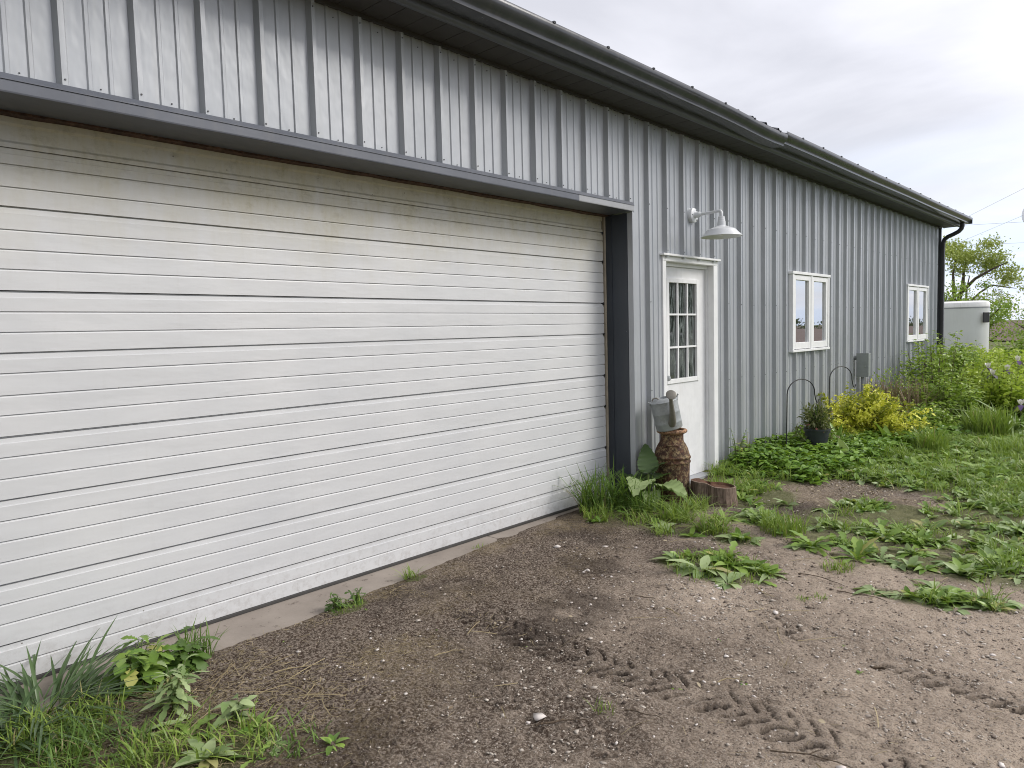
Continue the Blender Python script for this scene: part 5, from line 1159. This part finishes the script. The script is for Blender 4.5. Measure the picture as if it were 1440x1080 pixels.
def crown_tree(name, x, y, h, r, m, label, nl=2600, lw=.10, trunk=True, z0=.25, cat='tree', group=None):
    t = thing(name, label, cat, (x, y, 0), 0, group); fo = Fol()
    if trunk:
        mb = MB().tube([(0, 0, -.2), (.05, 0, h*.4), (0, .1, h*.8)], [r*.09, r*.06, r*.02], 7)
        for k in range(7):
            a = k*2.4; mb.tube([(0, 0, h*(.25+.06*k)), (math.cos(a)*r*.4, math.sin(a)*r*.4, h*(.38+.06*k)), (math.cos(a)*r*.75, math.sin(a)*r*.75, h*(.45+.07*k))], [r*.035, r*.02, r*.008], 5)
        mb.build('trunk', M['trunk'], t, smooth=True)
    for k in range(18):
        a = random.uniform(0, 6.28); q = math.sqrt(random.random())*.8; c = np.array([math.cos(a)*q*r, math.sin(a)*q*r, h*(z0+(.95-z0)*random.random()*(1-.4*q*q))]); n = nl//18
        P = c+rng.normal(size=(n, 3))*np.array([r*.20, r*.20, h*.07]); fo.put(*leaves(T_SMALL, P, rand_dirs(n, .1), unit(rng.normal(size=(n, 3))*.6+np.array([0, 0, 1])), rng.uniform(lw*.7, lw*1.5, n), rng.uniform(lw*.4, lw*.9, n)))
    fo.build('crown', M[m], t); return t
crown_tree('small_tree', -1.55, 30.5, 2.7, .95, 'bush', 'small green shrubby tree right of the trailer', 2600, .09)
crown_tree('small_tree', -.55, 34.0, 2.0, 1.0, 'bush', 'low sparse sapling at the right edge before the brown field', 1500, .09, True, .2)
crown_tree('small_tree', -3.2, 33.0, 2.9, 1.1, 'bush', 'dark green bushy sapling directly behind the trailer roof', 1800, .09)
# power lines on two poles
for (x, zt, lab) in ((2.2, 9.9, 'wooden utility pole beyond the right edge with wires going left'), (-9.5, 7.2, 'wooden utility pole hidden behind the shed carrying the wires')):
    p = thing('utility_pole', lab, 'utility pole', (x, 40, 0)); MB().tube([(0, 0, -.5), (0, 0, zt)], [.15, .10], 12).build('pole', M['pole'], p, smooth=True)
    MB().box(-.9, .9, -.06, .06, zt-.5, zt-.38).build('crossarm', M['pole'], p)
for (z0, z1, lab) in ((3.98, 9.29, 'steepest and highest power wire right of the eaves'), (3.31, 7.80, 'lower slanting power wire above the tree'), (6.40, 5.74, 'nearly level power wire at the height of the eaves'), (5.46, 4.80, 'lowest level power wire just above the tree')):
    w_ = MB().tube([(-9.5+11.7*t, 40, z0+(z1-z0)*t) for t in np.linspace(0, 1, 9)], .0075, 5).build('power_wire', M['wire']); tag(w_, lab, 'wire', 'power wires')
cu = np.array([SX, SYv, 0]); cc = np.array([-1.50, 40.15, 6.25]); mb = MB()
for k in range(3):
    mb.tube([tuple(cc+cu*(.46-.03*k)*math.cos(a)+np.array([0, .03*k, (.50-.03*k)*math.sin(a)])) for a in np.linspace(0, 2*math.pi, 33)], .012, 5, False)
mb.tube([tuple(cc+cu*.46*math.cos(R(a))+np.array([0, 0, .5*math.sin(R(a))])) for a in (215, 100, 350)], .012, 5)
tag(mb.build('cable_coil', M['wire']), 'loose coil of cable hung on the wires at the right edge', 'cable coil')
# things seen only as reflections in the glass: trees across the yard, a parked white car
for i, (x, y, h, r) in enumerate(((17, 35, 7.5, 3.2), (21, 38, 8.5, 3.6), (22.5, 46, 9, 3.2), (26, 40, 8, 3.4))):
    crown_tree('yard_tree', x, y, h, r, 'treed', ('dark tree across the yard', 'tallest dark tree across the yard', 'smaller dark tree across the yard', 'farthest right dark tree across the yard')[i]+' seen in the door glass', 6000, .30, True, .08, group='trees across the yard')
for i, (x, y, h, r) in enumerate(((-1.5, -9.5, 8.5, 3.2), (3.0, -11.0, 9.5, 3.6), (7.5, -12.5, 10, 3.8), (-6.5, -11, 9, 3.4), (12.5, -14, 10, 3.8))):  # unseen trees added behind the viewer to darken rib sides and jamb
    crown_tree('added_shade_tree', x, y, h, r, 'treed', ('added unseen shade tree in line with the front wall behind the viewer', 'added unseen shade tree straight behind the viewer', 'added unseen shade tree behind the viewer toward the field', 'added unseen shade tree behind the rear of the shed end', 'outermost added unseen shade tree beside the field')[i], 5200, .42, True, .06, group='added unseen trees behind the viewer')
fo = Fol()
for k in range(60):
    d = 290+random.uniform(-20, 20); a = R(6+k*1.25); n = 110; c = np.array([d*math.sin(a), d*math.cos(a), random.uniform(-.4, 1.6)*(1+.8*math.sin(k*.7))])
    fo.put(*leaves(T_SMALL, c+rng.normal(size=(n, 3))*np.array([2.6, 2.6, 1.1]), rand_dirs(n), rand_dirs(n, 1), rng.uniform(.7, 1.6, n), rng.uniform(.5, 1.1, n)))
kind(fo.build('far_hedgerow', M['treed']), 'stuff')
car = thing('parked_car', 'white parked car across the yard, seen reflected in the door glass', 'car', (6.4, 15.0, 0), 0)
prof = [(-2.2, .35), (2.2, .35), (2.25, .6), (2.2, .92), (1.95, .98), (1.35, 1.42), (-.35, 1.45), (-1.0, 1.0), (-2.05, .88), (-2.25, .6)]
V = [(x_, y_, z_) for x_ in (-.85, .85) for y_, z_ in prof]; n = len(prof)
MB().add(V, [tuple(range(n)), tuple(reversed(range(n, 2*n)))]+[(k, k+n, (k+1) % n+n, (k+1) % n) for k in range(n)]).build('body', M['carw'], car, bevel=.08)
for x_ in (-.856, .836): MB().box(x_, x_+.02, -.6, 1.3, 1.02, 1.36).build('window', M['black'], car)
for x_ in (-.82, .55): MB().box(x_, x_+.27, 2.19, 2.26, .68, .92).build('tail_lamp', M['red'], car)
for x_ in (-.8, .8):
    for y_ in (-1.4, 1.4):
        w_ = MB(); w_.M = Matrix.Translation((x_, y_, .33)) @ Matrix.Rotation(R(90), 4, 'Y'); w_.lathe([(.18, -.1), (.32, -.1), (.33, 0), (.32, .1), (.18, .1)], 20).build('wheel', M['tyre'], car, smooth=True)
